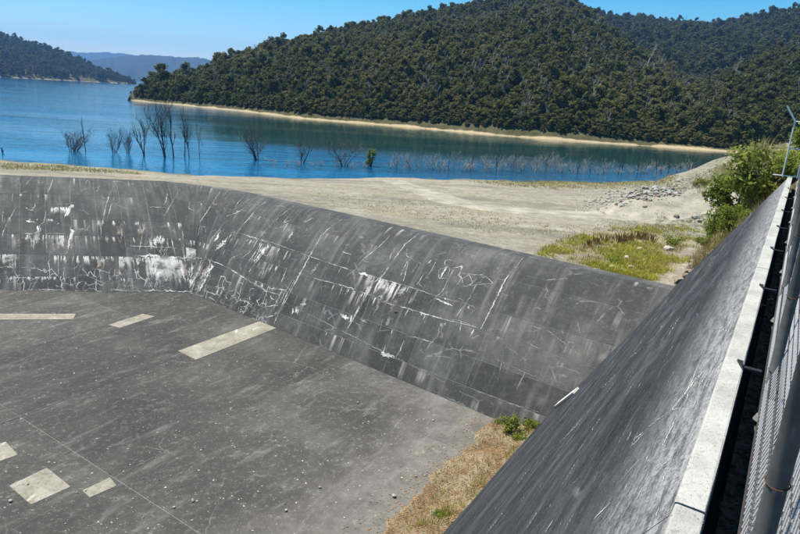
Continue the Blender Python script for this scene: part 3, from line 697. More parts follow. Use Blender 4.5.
# collection children are taken in name order: the bare tree comes first
def inst_index(k): return np.where(k == 6, 0, k + 1)
near = []
for Hs, area, lo_, hi_, sd_, ng, lab, mar in (
        (HA, 6.0, .30, .66, 1, NG, 'dense olive-green eucalypt forest covering the long hill', 5.5),
        (HB, 28, .6, .95, 2, NGF, 'hazy dark eucalypt forest on the ridge behind', 4),
        (HC, 6.5, .31, .68, 3, NGF, 'dark eucalypt forest on the right-hand spur', 5.5),
        (HD, 40, .7, 1.0, 4, NGF, 'dark eucalypt forest on the headland at left', 6)):
    x, y, z, s, k, rz, back = scatter(Hs, area, lo_, hi_, mar, .035 if ng is NG else .012, 1.05, sd_, sd_ == 1)
    if sd_ == 1:
        sel = np.argsort(back)[:250]; m = np.zeros(len(x), bool); m[sel] = True
        near += [(x[i], y[i], z[i], s[i] * (.95 if back[i] > 9 else .75), k[i], rz[i], 'A') for i in sel]; keep = ~m
    elif sd_ == 3:
        sel = np.argsort(back)[:45]; m = np.zeros(len(x), bool); m[sel] = True
        near += [(x[i], y[i], z[i], s[i], k[i], rz[i], 'C') for i in sel]; keep = ~m
    else: keep = np.ones(len(x), bool)
    x, y, z, s, k, rz = x[keep], y[keep], z[keep], s[keep], k[keep], rz[keep]
    sxy = s * RS.uniform(.85, 1.15, len(s))
    forest(lab, np.stack([x, y, z - .2], -1), inst_index(k), np.stack([rz * 0, rz * 0, rz], -1), np.stack([sxy, sxy, s], -1), ng)
for Hs, sd_, n_ in ((HA, 31, 3400), (HC, 32, 900)):
    rs = np.random.RandomState(sd_); a = rs.uniform(Hs[1] + .02, Hs[2], n_); f, r = Hs[3](a); D = f + 3.6 + np.abs(rs.normal(0, 9, n_)); z = Hs[0](a, D)
    ok = z > .25; a, D, z = a[ok], D[ok], z[ok]; sc = rs.uniform(.16, .42, len(a)) * np.clip(.55 + (D - np.asarray(Hs[3](a)[0]) - 3.6) / 9, .55, 1); ki = rs.choice([3, 5, 1], len(a))
    forest('low scrub under the trees along the far shore' if Hs is HA else 'low scrub at the foot of the right-hand spur', np.stack([np.sin(a) * D, np.cos(a) * D, z - .3], -1), inst_index(ki), np.stack([a * 0, a * 0, rs.uniform(0, 6, len(a))], -1), np.stack([sc * 1.3, sc * 1.3, sc], -1), NG)
def place_tree(p, s, k, rz, label, group, name='eucalypt_tree'):
    o = empty(name, p, rz); o.scale = (s, s, s)
    tag(o, label, 'tree', group)
    tm, cm = protos[k] if k < 6 else (dtm, dbm)
    obj('trunk', tm, o); obj('crown' if k < 6 else 'branches', cm, o)
    return o
for (x, y, z, s, k, rz, w) in near:
    k = int(k)
    if k == 6: z < .1 or place_tree((x, y, z - .15), s, 6, rz, 'bleached leafless tree standing in the forest edge on the far shore', 'bare trees in the far forest edge', 'dead_tree')
    elif z < .1: pass
    elif w == 'A': place_tree((x, y, z - .15), s, k, rz, 'olive eucalypt in the front rows of forest along the sandy far shore', 'eucalypts along the far shore')
    else: place_tree((x, y, z - .15), s, k, rz, 'dark eucalypt at the foot of the right-hand spur by the water', 'eucalypts below the right-hand spur')
def polar(px, D, H):
    a = az_el(px, 110)[0]; return (math.sin(a) * D, math.cos(a) * D, float(H[0](np.array([a]), np.array([D]))[0]) - .2)
for px, D, s, k, lab in [(147, 322, .8, 1, 'outermost eucalypt on the tip of the wooded point'), (164, 326, 1.15, 4, 'largest round-crowned eucalypt on the wooded point'),
        (187, 334, 1.0, 0, 'second tall eucalypt on the wooded point, right of the largest'), (212, 338, .55, 4, 'broad eucalypt behind the sand of the wooded point')]:
    place_tree(polar(px, D, HA), s, k, px * 1.7, lab, None)
for px, D, s, rz in [(640, 330, 1.45, 1.2), (585, 400, 1.2, 2.0), (530, 420, 1.25, .4)]:
    place_tree(polar(px, D, HA), s, 6, rz, {640: 'big bleached dead tree above the canopy on the right of the hill', 585: 'pale dead tree high in the canopy left of the big bleached one', 530: 'white branched dead tree half way up the hill'}[px], None, 'dead_tree')

# shrubs low on the far shore
def shrub_mesh(seed, h, w, n, ls, mat, stems=True):
    random.seed(seed); mb = MB(); st = MB()
    cl = [Vector((random.uniform(-.5, .5) * w * .75, random.uniform(-.5, .5) * w * .75, random.uniform(.2, .85) * h)) for _ in range(12)]
    for c in cl: st.tube([(c.x * .15, c.y * .15, -.15), c * .5 + Vector((0, 0, .1 * h)), c], [.03 * h, .02 * h, .006 * h], 4, False)
    for _ in range(n):
        c = random.choice(cl); d = rdir(); q = c + Vector((d.x * w * .24, d.y * w * .24, d.z * h * .22)) * random.uniform(.3, 1.05)
        if q.z < .02: q.z = random.uniform(.02, .2) * h
        nrm = (d + rdir() * .9 + Vector((0, 0, .4))).normalized(); t = (nrm.cross(rdir())).normalized(); b = nrm.cross(t); s1 = ls * random.uniform(.6, 1.3); s2 = s1 * .38
        mb.add([q - t * s1, q + b * s2, q + t * s1, q - b * s2], [(0, 1, 2, 3)])
    return mb.mesh('foliage', mat), st.mesh('stems', M['bark'])
def place_shrub(ms, p, s, rz, label, group=None, name='shrub', cat='shrub'):
    o = empty(name, p, rz); o.scale = (s, s, s); tag(o, label, cat, group)
    obj('foliage', ms[0], o); obj('stems', ms[1], o); return o
farshrub = shrub_mesh(90, 3.0, 6.0, 900, .3, M['shrub'])
for px, D, s in [(598, 200, 1.0), (608, 202, .9), (170, 308, .7), (735, 206, .75), (728, 204, .55)]:
    place_shrub(farshrub, polar(px, D, HA), s, px, {598: 'bright green shrub on the far waterline, left of a pair', 608: 'bright green shrub on the far waterline, right of a pair', 170: 'low shrub on the sand of the wooded point', 735: 'green shrub at the right end of the far shore', 728: 'small green shrub beside the right end of the far shore'}[px])

# boulders along the far sand
def rock_mesh(seed, mat, sub=2, rough=.28):
    bm = bmesh.new(); bmesh.ops.create_icosphere(bm, subdivisions=sub, radius=1); rs = np.random.RandomState(seed)
    pl = rs.normal(size=(7, 3)); pl /= np.linalg.norm(pl, axis=1)[:, None]; off = rs.uniform(.55, .9, 7)
    for v in bm.verts:
        p = np.array(v.co)
        for q, o in zip(pl, off):
            d = p @ q
            if d > o: p = p - q * (d - o)
        p *= 1 + rs.uniform(-.04, .04); v.co = p
    me = bpy.data.meshes.new('rock'); bm.to_mesh(me); bm.free(); me.materials.append(mat); return me
rocks = [rock_mesh(i, M['rock'], 1) for i in range(7)]; brocks = [rock_mesh(20 + i, M['rock2'], 1) for i in range(3)]
def place_rock(me, p, s, label, group, name='rock', cat='rock', flat=.7):
    o = obj(name, me); o.location = (p[0], p[1], p[2] + s * flat * .35); o.scale = (s * random.uniform(.8, 1.3), s * random.uniform(.7, 1.1), s * flat)
    o.rotation_euler = (random.uniform(-.2, .2), random.uniform(-.2, .2), random.uniform(0, 6.28)); return tag(o, label, cat, group)

# ------------------------------------------------------------------ weir with its panels
ROWS = [0.0, 0.275, 0.51, 0.64, 0.78, 0.915, 1.0]
COLS = [-27, -23.7, -20.4, -17.6, -14.8, -13.35, -11.9, -10.45, -9.0, -7.55, -6.1, -4.65, -3.2, -1.6, 0.0, UF * .25, UF * .5, UF * .75, UF, UF + 1.9, UF + 3.8, UF + 5.65, UF + 7.5, UF + 9.3, UF + 11.1, UF + 12.9, UF + 15.9, UF + 18.9, UF + 26.2]
weir_e = empty('spillway_weir', tuple(weir(UF, 0.5)[:2]) + (Z_FLOOR,))
tag(weir_e, 'dark lime-streaked concrete spillway weir with rounded crest, bent in plan', 'weir')
WO = Vector(weir_e.location)
def arc(U, n=60):
    s = np.linspace(0, 1, n); P = np.array([weir(U, t) for t in s]); return s, np.concatenate([[0], np.cumsum(np.linalg.norm(np.diff(P, axis=0), axis=1))])
SA, VA = arc(12.0)
def vlen(s): return float(np.interp(s, SA, VA)) if s >= 0 else s
def wnorm(U, s):
    e = 1e-3; a = weir(U + e, s) - weir(U - e, s); b = weir(U, min(1, s + e)) - weir(U, s - e); n = np.cross(b, a)
    n = n / np.linalg.norm(n); return n if n[2] > 0 else -n
def weir_panel(u0, u1, s0, s1, nu, nv, gap=0.009, depth=0.05, deep=None):
    eu = gap; es = gap / 7.0
    a0, a1, b0, b1 = u0 + eu, u1 - eu, s0 + es, s1 - es
    V = []; UVv = []; LC = []
    for j in range(nv + 1):
        for i in range(nu + 1):
            U = a0 + (a1 - a0) * i / nu; s = b0 + (b1 - b0) * j / nv
            V.append(Vector(weir(U, s)) - WO); UVv.append((U, vlen(s))); LC.append((U - u0, vlen(s) - vlen(s0)))
    Fc = [(j * (nu + 1) + i, (j + 1) * (nu + 1) + i, (j + 1) * (nu + 1) + i + 1, j * (nu + 1) + i + 1) for j in range(nv) for i in range(nu)]
    ring = [i for i in range(nu + 1)] + [j * (nu + 1) + nu for j in range(1, nv + 1)] + [nv * (nu + 1) + i for i in range(nu - 1, -1, -1)] + [j * (nu + 1) for j in range(nv - 1, 0, -1)]
    n0 = len(V)
    for q in ring:
        U, vv = UVv[q]; s = b0 + (b1 - b0) * ((q // (nu + 1)) / nv)
        V.append(V[q] - Vector(wnorm(U, max(s, .002) if s0 >= 0 else .002)) * depth); UVv.append(UVv[q]); LC.append(LC[q])
    for k in range(len(ring)):
        k2 = (k + 1) % len(ring); Fc.append((ring[k], ring[k2], n0 + k2, n0 + k))
    me = mesh_of('concrete_panel', V, Fc, M['weir'])
    set_uv(me, UVv); set_uv(me, LC, 'local')
    return obj('concrete_panel', me, weir_e)
for ci_ in range(len(COLS) - 1):
    for ri in range(len(ROWS) - 1):
        weir_panel(COLS[ci_], COLS[ci_ + 1], ROWS[ri], ROWS[ri + 1], 8, 5)
    o = weir_panel(COLS[ci_], COLS[ci_ + 1], -1.1, 0.0, 8, 3); o.name = 'crest_slab'
# core below the panels, with the upstream face
V = []; Fc = []; us = np.concatenate([np.linspace(UMIN, 0, 20)[:-1], np.linspace(0, UF, 16)[:-1], np.linspace(UF, UMAX, 24)])
ss = [None, -1.1] + list(np.linspace(-.5, 1, 24))
for U in us:
    for s in ss:
        if s is None: p = weir(U, -1.1); p = np.array([p[0], p[1], Z_CREST - 3.0])
        else: p = weir(U, s) - wnorm(U, max(s, .01)) * (.006 if s > .12 else .04)
        V.append(Vector(p) - WO)
m_ = len(ss)
for i in range(len(us) - 1):
    for k in range(m_ - 1): q = i * m_ + k; Fc.append((q, q + m_, q + m_ + 1, q + 1))
obj('core', mesh_of('core', V, Fc, M['core']), weir_e)

# surface to trace the lime deposits on
bu = np.concatenate([np.linspace(UMIN, 0, 60)[:-1], np.linspace(0, UF, 30)[:-1], np.linspace(UF, UMAX, 80)]); bs = np.linspace(-.15, 1, 70)
BV = [Vector(weir(U, s)) for U in bu for s in bs]; nb = len(bs)
BF = [(i * nb + k, (i + 1) * nb + k, (i + 1) * nb + k + 1, i * nb + k + 1) for i in range(len(bu) - 1) for k in range(nb - 1)]
BVH = BVHTree.FromPolygons(BV, BF)
CO = Vector((0, 0, EYE))
def weir_hit(px, py):
    h = BVH.ray_cast(CO, Vector(ray(px, py)).normalized()); return (h[0], h[1] if h[1].z > 0 else -h[1]) if h[0] else None
def ribbon(mb, pts, wd, lift=0.006, taper=True, jit=.35):
    """pts: list of (point, normal)"""
    if len(pts) < 2: return
    n = len(pts); L = []; R = []
    for i, (p, nr) in enumerate(pts):
        t = (pts[min(i + 1, n - 1)][0] - pts[max(i - 1, 0)][0])
        if t.length < 1e-6: t = Vector((1, 0, 0))
        sdv = nr.cross(t.normalized()); k = 1.0
        if taper: k = min(1, .35 + 1.6 * min(i, n - 1 - i) / n)
        w = wd * .5 * k * random.uniform(1 - jit, 1 + jit); w2 = wd * .5 * k * random.uniform(1 - jit, 1 + jit)
        q = p + nr * lift - WO; L.append(q + sdv * w); R.append(q - sdv * w2)
    b0 = len(mb.v)
    mb.v += [tuple(q) for pr in zip(L, R) for q in pr]; mb.uv += [(c_, i / max(1, n - 1)) for i in range(n) for c_ in (0.0, 1.0)]
    mb.f += [(b0 + 2 * a, b0 + 2 * a + 2, b0 + 2 * a + 3, b0 + 2 * a + 1) for a in range(n - 1)]
def soft_build(mb, mat, par):
    me = mb.mesh('lime_crust', mat); set_uv(me, mb.uv); return obj('lime_crust', me, par)
def trace(px_pts, step=1.6, wob=.5):
    P = resample(np.array(px_pts, float), step); out = []
    for x, y in P:
        h = weir_hit(x + random.gauss(0, wob), y + random.gauss(0, wob))
        if h: out.append(h)
    return out
def Zm(x0, y0, sc, L): return [[(x0 + a / sc, y0 + b / sc) for a, b in pl] for pl in L]
random.seed(3)
thin = Zm(0, 170, 4.107, [
    [(485, 45), (465, 70), (445, 110), (430, 170), (418, 230), (412, 290)], [(470, 110), (450, 165), (440, 210)], [(145, 20), (125, 40), (105, 60)],
    [(218, 35), (208, 65), (195, 95)], [(360, 40), (345, 65)], [(15, 160), (10, 200)], [(65, 155), (40, 200), (15, 250), (5, 300)], [(190, 170), (180, 215), (160, 230)],
    [(190, 262), (190, 320)], [(190, 262), (270, 262)], [(0, 352), (60, 355), (120, 352)], [(205, 340), (200, 380), (205, 440)], [(310, 330), (295, 390)],
    [(240, 360), (240, 430)], [(90, 260), (150, 262)], [(0, 448), (90, 442), (140, 448)], [(70, 455), (75, 495)], [(160, 440), (130, 490), (100, 520)], [(265, 400), (260, 440)], [(370, 440), (440, 470), (500, 450)], [(430, 490), (520, 495), (575, 497)],
    [(0, 500), (90, 495), (180, 490), (280, 495), (380, 492)]])
thin += Zm(130, 170, 4.107, [
    [(380, 75), (350, 120), (315, 175), (290, 210), (280, 270)], [(155, 80), (150, 120), (140, 145)], [(205, 80), (175, 130), (140, 190)], [(480, 90), (440, 140), (415, 190)],
    [(570, 120), (520, 160), (470, 220), (430, 270)], [(575, 230), (530, 280), (500, 330), (450, 370)], [(560, 290), (500, 380), (490, 410)], [(545, 290), (480, 390)],
    [(0, 312), (100, 315), (190, 320)], [(440, 255), (500, 275), (575, 300)], [(310, 360), (400, 400), (480, 450), (570, 500)], [(310, 360), (330, 290), (375, 235)],
    [(80, 152), (150, 154)], [(250, 135), (240, 155), (265, 170)], [(395, 190), (440, 175), (470, 155)], [(290, 232), (325, 235)], [(215, 230), (220, 320)], [(60, 230), (45, 290), (38, 330)],
    [(460, 345), (420, 360), (400, 395)], [(520, 400), (575, 410)], [(470, 450), (450, 500)], [(350, 430), (330, 440), (300, 500)], [(440, 500), (410, 530)]])
thin += Zm(260, 150, 2.963, [
    [(110, 160), (60, 195), (25, 230), (0, 258)], [(40, 140), (0, 165)], [(245, 205), (200, 235), (165, 285), (130, 345), (90, 420), (45, 505)], [(225, 215), (180, 255), (150, 310), (115, 375), (75, 450)],
    [(480, 240), (430, 280), (400, 320), (365, 370), (330, 400), (300, 460), (260, 530)], [(385, 255), (350, 290), (310, 320), (285, 350)], [(400, 290), (380, 330), (340, 340), (310, 330)],
    [(0, 262), (80, 290), (160, 320), (250, 350), (350, 380), (440, 405), (530, 435), (600, 455)], [(160, 380), (240, 400), (330, 430)], [(360, 450), (420, 465), (520, 495), (640, 525)],
    [(780, 320), (730, 380), (700, 440), (655, 530)], [(560, 360), (555, 380), (530, 380), (530, 355), (560, 345), (562, 362)], [(570, 350), (600, 345), (590, 370), (570, 380)],
    [(600, 380), (620, 370), (632, 395), (605, 405), (598, 384)], [(640, 380), (670, 375), (690, 395), (640, 400)], [(590, 372), (600, 384)], [(632, 390), (645, 382)], [(640, 400), (620, 440), (580, 495)], [(560, 380), (540, 420), (500, 455)],
    [(490, 360), (465, 400)], [(440, 330), (425, 390)], [(520, 345), (485, 385)], [(240, 300), (270, 310), (260, 335)], [(160, 200), (130, 215)], [(90, 190), (70, 215), (100, 205)], [(590, 440), (640, 470), (620, 490)], [(290, 350), (260, 370)],
    [(15, 345), (5, 380)], [(50, 360), (20, 390)], [(80, 350), (60, 400)], [(30, 410), (80, 415)], [(20, 440), (15, 490)], [(60, 430), (40, 470)]])
thin += Zm(340, 220, 2.966, [
    [(300, 300), (290, 345), (265, 370), (250, 400)], [(195, 345), (180, 385), (165, 410), (135, 400)], [(195, 345), (235, 350), (280, 365)], [(135, 370), (125, 405)], [(0, 275), (25, 295)], [(60, 295), (80, 305)],
    [(200, 120), (180, 165)], [(245, 110), (215, 155)], [(360, 300), (355, 335)], [(95, 170), (70, 230), (40, 290), (20, 325)]])
thin += Zm(180, 280, 5.0, [
    [(575, 0), (530, 80), (470, 220)], [(560, 0), (500, 110), (490, 180)], [(320, 0), (300, 70)], [(435, 60), (410, 130), (380, 200)], [(360, 20), (430, 55), (500, 75), (540, 40)], [(130, 0), (100, 50), (60, 70)],
    [(240, 60), (200, 110), (260, 130), (300, 100), (340, 110), (380, 150), (350, 160), (400, 190)], [(260, 80), (240, 130)], [(310, 100), (290, 150)], [(350, 100), (320, 165)], [(440, 130), (390, 150)], [(440, 165), (400, 205)]])
dim = Zm(440, 250, 3.14, [
    [(30, 60), (80, 75), (140, 80), (200, 95)], [(0, 212), (60, 222), (120, 245)], [(165, 240), (230, 270), (310, 310), (345, 325)], [(275, 235), (340, 255), (400, 300), (470, 335)], [(100, 320), (190, 350), (290, 395), (340, 400)],
    [(60, 425), (150, 455), (230, 485), (310, 510)], [(270, 80), (330, 95), (400, 90)], [(425, 170), (440, 165)], [(200, 320), (180, 420)], [(350, 370), (370, 430)], [(270, 380), (240, 440)], [(430, 220), (440, 260)], [(0, 455), (60, 480), (120, 510)]])
dim += [[(x, 300 + 0.5 * (x - 280)) for x in range(285, 455, 10)]]
thick = [([(145 / 4.107 + 0, 170 + 140 / 4.107), (32, 211), (27, 208)], .10), ([(160 / 4.107, 170 + 230 / 4.107), (37.5, 236), (36.5, 246)], .22), ([(72, 204), (66, 213), (63, 219)], .2),
    ([(24, 221), (30, 222), (38, 224)], .12), ([(58, 223), (56, 226)], .14), ([(81, 229), (85, 229)], .14), ([(70, 222), (71, 232), (69, 245), (67, 255)], .16)]
thick += [([(130 + a / 4.107, 170 + b / 4.107) for a, b in pl], w) for pl, w in [
    ([(0, 355), (80, 350), (130, 355), (200, 360), (310, 360)], .14), ([(112, 265), (105, 290), (100, 315)], .5), ([(145, 320), (132, 380), (112, 430), (102, 492)], .55), ([(100, 360), (90, 400), (85, 420)], .3), ([(60, 355), (65, 385)], .18), ([(35, 355), (40, 395)], .2), ([(20, 355), (22, 380)], .15),
    ([(400, 270), (390, 290), (340, 330)], .22), ([(330, 380), (290, 450), (260, 500)], .3), ([(350, 385), (310, 450), (285, 500)], .12), ([(375, 240), (345, 300), (330, 345)], .12), ([(190, 365), (215, 400), (230, 450)], .12), ([(290, 370), (275, 420), (240, 490)], .25), ([(250, 365), (255, 420), (245, 480)], .2), ([(225, 365), (235, 410)], .2), ([(320, 365), (340, 400), (300, 430)], .1),
    ([(395, 300), (350, 330)], .1), ([(570, 300), (520, 370), (480, 420)], .2), ([(0, 495), (60, 492), (130, 495), (210, 500), (290, 497)], .12)]]
thick += [([(260 + a / 2.963, 150 + b / 2.963) for a, b in pl], w) for pl, w in [
    ([(95, 245), (80, 275)], .22), ([(110, 460), (100, 490)], .3), ([(140, 460), (112, 462)], .12), ([(385, 392), (355, 440)], .22), ([(430, 402), (410, 440)], .3), ([(555, 345), (535, 378)], .07), ([(545, 440), (550, 450)], .15), ([(570, 462), (520, 440)], .07), ([(540, 505), (538, 530)], .18), ([(250, 485), (252, 510)], .2), ([(275, 490), (265, 520)], .14), ([(300, 365), (320, 372)], .16)]]
thick += [([(340 + a / 2.966, 220 + b / 2.966) for a, b in pl], w) for pl, w in [([(0, 278), (10, 290), (40, 290)], .13), ([(122, 395), (165, 408)], .13), ([(55, 155), (85, 165)], .1)]]
pale_runs = [([(260 + a / 2.963, 150 + b / 2.963) for a, b in pl], w) for pl, w in [([(385, 400), (355, 450), (335, 490)], .28), ([(430, 405), (405, 460), (375, 520)], .42), ([(180, 330), (150, 370)], .2), ([(30, 280), (10, 320)], .3), ([(330, 400), (310, 450)], .16), ([(460, 415), (440, 460)], .2), ([(20, 270), (0, 305)], .25)]]
tanp = [([(130 + a / 4.107, 170 + b / 4.107) for a, b in pl], w) for pl, w in [([(205, 365), (230, 400), (238, 470)], .5), ([(260, 370), (255, 430)], .45), ([(300, 375), (280, 420), (262, 470)], .4), ([(48, 215), (40, 300)], .35), ([(95, 290), (90, 330)], .2)]]
tanp += [([(a / 4.107, 170 + b / 4.107) for a, b in pl], w) for pl, w in [([(285, 230), (300, 260), (290, 340)], .35), ([(60, 300), (95, 290)], .4), ([(230, 270), (225, 330)], .4), ([(490, 215), (490, 300)], .3), ([(420, 370), (418, 410)], .35), ([(485, 410), (485, 440)], .3)]]
def crust(lines, mat, label, wd, lift, seed):
    random.seed(seed); mb = MB()
    for it in lines:
        pl, w = it if isinstance(it, tuple) else (it, random.uniform(*wd))
        pts = trace(pl, 1.2, .22 if w < .1 else .5)
        if w <= .1 or mat is M['limedim']: ribbon(mb, pts, w * 1.55, lift)
        else:                                    # broad runs are built of many uneven strands
            for _ in range(max(3, int(w / .04))):
                k0 = random.uniform(0, .35); k1 = random.uniform(.45, 1); n = len(pts); seg = pts[int(k0 * n):max(int(k0 * n) + 2, int(k1 * n))]
                off = random.gauss(0, w * .3)
                if len(seg) < 2: continue
                t = (seg[-1][0] - seg[0][0]); t = t.normalized() if t.length > 1e-6 else Vector((0, 0, 1)); sdv = seg[0][1].cross(t)
                ribbon(mb, [(p + sdv * off, nr) for p, nr in seg], random.uniform(.05, .17), lift + random.uniform(0, .004))
    if mb.v:
        o = soft_build(mb, mat, weir_e); o['label'] = label; o['kind'] = 'stuff'
crust(dim, M['limedim'], 'faint grey lime lines on the right-hand panels', (.04, .08), .005, 5)
crust(tanp, M['tan'], 'tan lime stains low on the weir face', (.1, .2), .005, 6)
crust(pale_runs, M['limedim'], 'pale grey runs below the joints', (.1, .2), .006, 7)
crust(thin, M['lime'], 'thin white lime veins along cracks and joints', (.032, .075), .008, 8)
crust(thick, M['limebold'], 'thick white lime runs and blotches', (.1, .2), .010, 9)
# web of veins near the toe
def web(mb, u0, u1, s0, s1, du, ds, keep, wd):
    nu_ = max(2, int((u1 - u0) / du)); nv_ = max(1, int(round((vlen(s1) - vlen(s0)) / ds)))
    P = {}
    for i in range(nu_ + 1):
        for j in range(nv_ + 1):
            U = u0 + (u1 - u0) * (i + random.uniform(-.38, .38)) / nu_; s = s0 + (s1 - s0) * (j + random.uniform(-.35, .35)) / nv_
            P[i, j] = (min(max(U, UMIN), UMAX), min(max(s, 0.01), .995))
    for (i, j), a in P.items():
        for b in ((i + 1, j), (i, j + 1), (i + 1, j + 1)):
            if b in P and random.random() < (keep if b != (i + 1, j + 1) else 0) * (.5 + .9 * float(vnoise(np.array([a[0] * .35]), np.array([a[1] * 3]), 31)[0])):
                c = P[b]; n = 9; pts = []; cu = random.gauss(0, .10); cs_ = random.gauss(0, .012)
                for k in range(n):
                    t = k / (n - 1); bow = math.sin(t * math.pi); U = a[0] + (c[0] - a[0]) * t + cu * bow + random.gauss(0, .015); s = min(.998, max(.005, a[1] + (c[1] - a[1]) * t + cs_ * bow + random.gauss(0, .0025)))
                    pts.append((Vector(weir(U, s)), Vector(wnorm(U, s))))
                ribbon(mb, pts, random.uniform(*wd) * 1.5, .008, False)
random.seed(17); mb = MB()
web(mb, -16, 0, .87, 1.0, .42, .34, .55, (.022, .055)); web(mb, UF, UF + 7, .84, 1.0, .5, .42, .5, (.03, .06)); web(mb, 2, UF, .8, .97, .9, .5, .35, (.02, .04)); web(mb, UF + 13.4, UF + 17.5, .22, .48, .8, .6, .2, (.02, .04))
o = soft_build(mb, M['lime'], weir_e); o['label'] = 'white web of lime veins along the foot of the weir'; o['kind'] = 'stuff'
mb = MB()
def drips(mb, u0, u1, s0, n, lmin, lmax, wd):
    for _ in range(n):
        U = random.uniform(u0, u1)
        if random.random() > .25 + 1.2 * float(vnoise(np.array([U * .7]), np.array([s0 * 9]), 41)[0]) ** 2: continue
        ds = random.uniform(lmin, lmax) / 8.5; lean = random.gauss(0, .05); s1 = min(.998, s0 + ds)
        if U > UF * .0 and U < UF: lean *= .3
        ribbon(mb, [(Vector(weir(U + lean * k / 6 + random.gauss(0, .006), s0 + .003 + (s1 - s0 - .003) * k / 6)), Vector(wnorm(U, min(.99, s0 + .01)))) for k in range(7)], random.uniform(*wd), .009)
for s0, n, l0, l1 in ((.275, 25, .15, .5), (.51, 45, .2, .7), (.64, 60, .2, .6), (.78, 75, .2, .7), (.915, 110, .12, .4)):
    drips(mb, -14, 0, s0, int(n * .8), l0, l1, (.06, .22)); drips(mb, 0, UF + 8, s0, int(n * .5), l0, l1, (.05, .16)); drips(mb, UF + 8, UF + 19, s0, int(n * (.22 if s0 < .7 else .04)), l0, l1, (.04, .13))
for u0, u1, s0, n, l0, l1 in ((-1.9, -.5, .64, 14, .6, 1.3), (-2.2, -.2, .78, 60, .7, 1.9), (0, 3.5, .70, 26, .8, 1.8), (-4.6, -2.4, .78, 12, .3, .9), (-8.6, -6.6, .64, 26, .5, 1.2), (-7.5, -6.2, .40, 12, .4, .8), (-10.5, -9, .78, 18, .4, 1.0), (UF + 12, UF + 14.2, .51, 26, .6, 1.6), (UF + 3.8, UF + 6.2, .51, 20, .4, 1.2)): drips(mb, u0, u1, s0, int(n * 1.3), l0, l1, (.08, .26))
o = soft_build(mb, M['limedrip'], weir_e); o['label'] = 'white lime drips hanging below the lift joints'; o['kind'] = 'stuff'

# ------------------------------------------------------------------ spillway floor
floor_e = empty('spillway_floor', (-14, 12, Z_FLOOR)); tag(floor_e, 'grey jointed concrete spillway floor below the weir', None, None, 'structure')
FO = Vector(floor_e.location)
lat_j = [-49.0, -43.0, -37.3, -31.8, -26.25, -20.7, -15.2, -9.6, -5.7]; al_j = [-14.6, -6.9, 0.85, 8.6, 16.5, 24.4, 32.3]
def clip_poly(P, q, nrm):
    out = []
    for i in range(len(P)):
        a, b = P[i], P[(i + 1) % len(P)]; da = (a - q) @ nrm; db_ = (b - q) @ nrm
        if da >= 0: out.append(a)
        if (da > 0) != (db_ > 0) and abs(da - db_) > 1e-9: out.append(a + (b - a) * (da / (da - db_)))
    return out
nRt = np.array([-Rt[1], Rt[0]]); nRt = nRt if nRt @ np.array([0, -1]) > 0 else -nRt
nLt = np.array([-dL[1], dL[0]]); nLt = nLt if nLt @ np.array([0, -1]) > 0 else -nLt
def slab(P, name, mat, parent, z, th=.25, origin=FO, bev=.008, tilt=0.0):
    P = [np.array(p) for p in P]; c = sum(P) / len(P); n = len(P); V = []; 
    for k, (off, dz) in enumerate(((0, -th), (0, -bev), (bev, 0))):
        for p in P:
            d = (c - p); d = d / max(np.linalg.norm(d), 1e-6); q = p + d * off; V.append((q[0] - origin.x, q[1] - origin.y, z + dz - origin.z))
    Fc = [tuple(range(2 * n, 3 * n))]
    for r in (0, 1):
        for k in range(n): k2 = (k + 1) % n; Fc.append((r * n + k, r * n + k2, (r + 1) * n + k2, (r + 1) * n + k))
    return obj(name, mesh_of(name, V, Fc, mat), parent)
for i in range(len(lat_j) - 1):
    for j in range(len(al_j) - 1):
        g = .006; a0, a1, b0, b1 = lat_j[i] + g, lat_j[i + 1] - g, al_j[j] + g, al_j[j + 1] - g
        P = [wl2(a0, b0), wl2(a1, b0), wl2(a1, b1), wl2(a0, b1)]
        if i == len(lat_j) - 2: P[1] = wl2(-5.7, b0); P[2] = wl2(-5.7, b1)
        area0 = (a1 - a0) * (b1 - b0)
        Pr = clip_poly(P, T0 + nRt * -.3, nRt)          # in front of the right-hand toe
        if not Pr or len(Pr) < 3: continue
        Pl = clip_poly(Pr, T0 + nLt * -.3, nLt)
        if not Pl or len(Pl) < 3: continue
        Q = np.array(Pl)
        if Q[:, 0].max() < -46 or abs(sum(Q[k, 0] * Q[(k + 1) % len(Q), 1] - Q[(k + 1) % len(Q), 0] * Q[k, 1] for k in range(len(Q)))) < .5: continue
        slab(Pl, 'floor_slab', M['floor'], floor_e, Z_FLOOR + RS.uniform(-.004, .004))
# bed under the slabs (joint bottoms)
slab([wl2(-49, -14), wl2(-5.6, -14), wl2(-5.6, 34), wl2(-49, 34)], 'joint_bed', M['core'], floor_e, Z_FLOOR - .009, .3)
def px_poly(pts, z): return [at(x, y, z)[:2] for x, y in pts]
for pts, lab in [([(-6, 314), (76, 314), (73, 319.5), (-6, 320)], 'long pale repair strip near the left weir foot'), ([(108, 325), (120, 328), (155, 316.5), (143, 314)], 'short pale repair strip near the weir corner'),
        ([(178, 351), (196, 360), (278, 327.5), (262, 320.5)], 'long pale repair strip touching the weir foot'), ([(-14, 447), (6, 442), (18, 455), (-10, 465)], 'small pale repair patch at the left edge'),
        ([(9, 486), (47, 468), (71, 487), (31, 505)], 'square pale repair patch'), ([(82, 491), (110, 477.5), (117, 486), (90, 498)], 'narrow pale repair patch beside the square one')]:
    o = slab(px_poly(pts, Z_FLOOR), 'repair_patch', M['patch'], floor_e, Z_FLOOR + .012, .05, bev=.01); o['label'] = lab

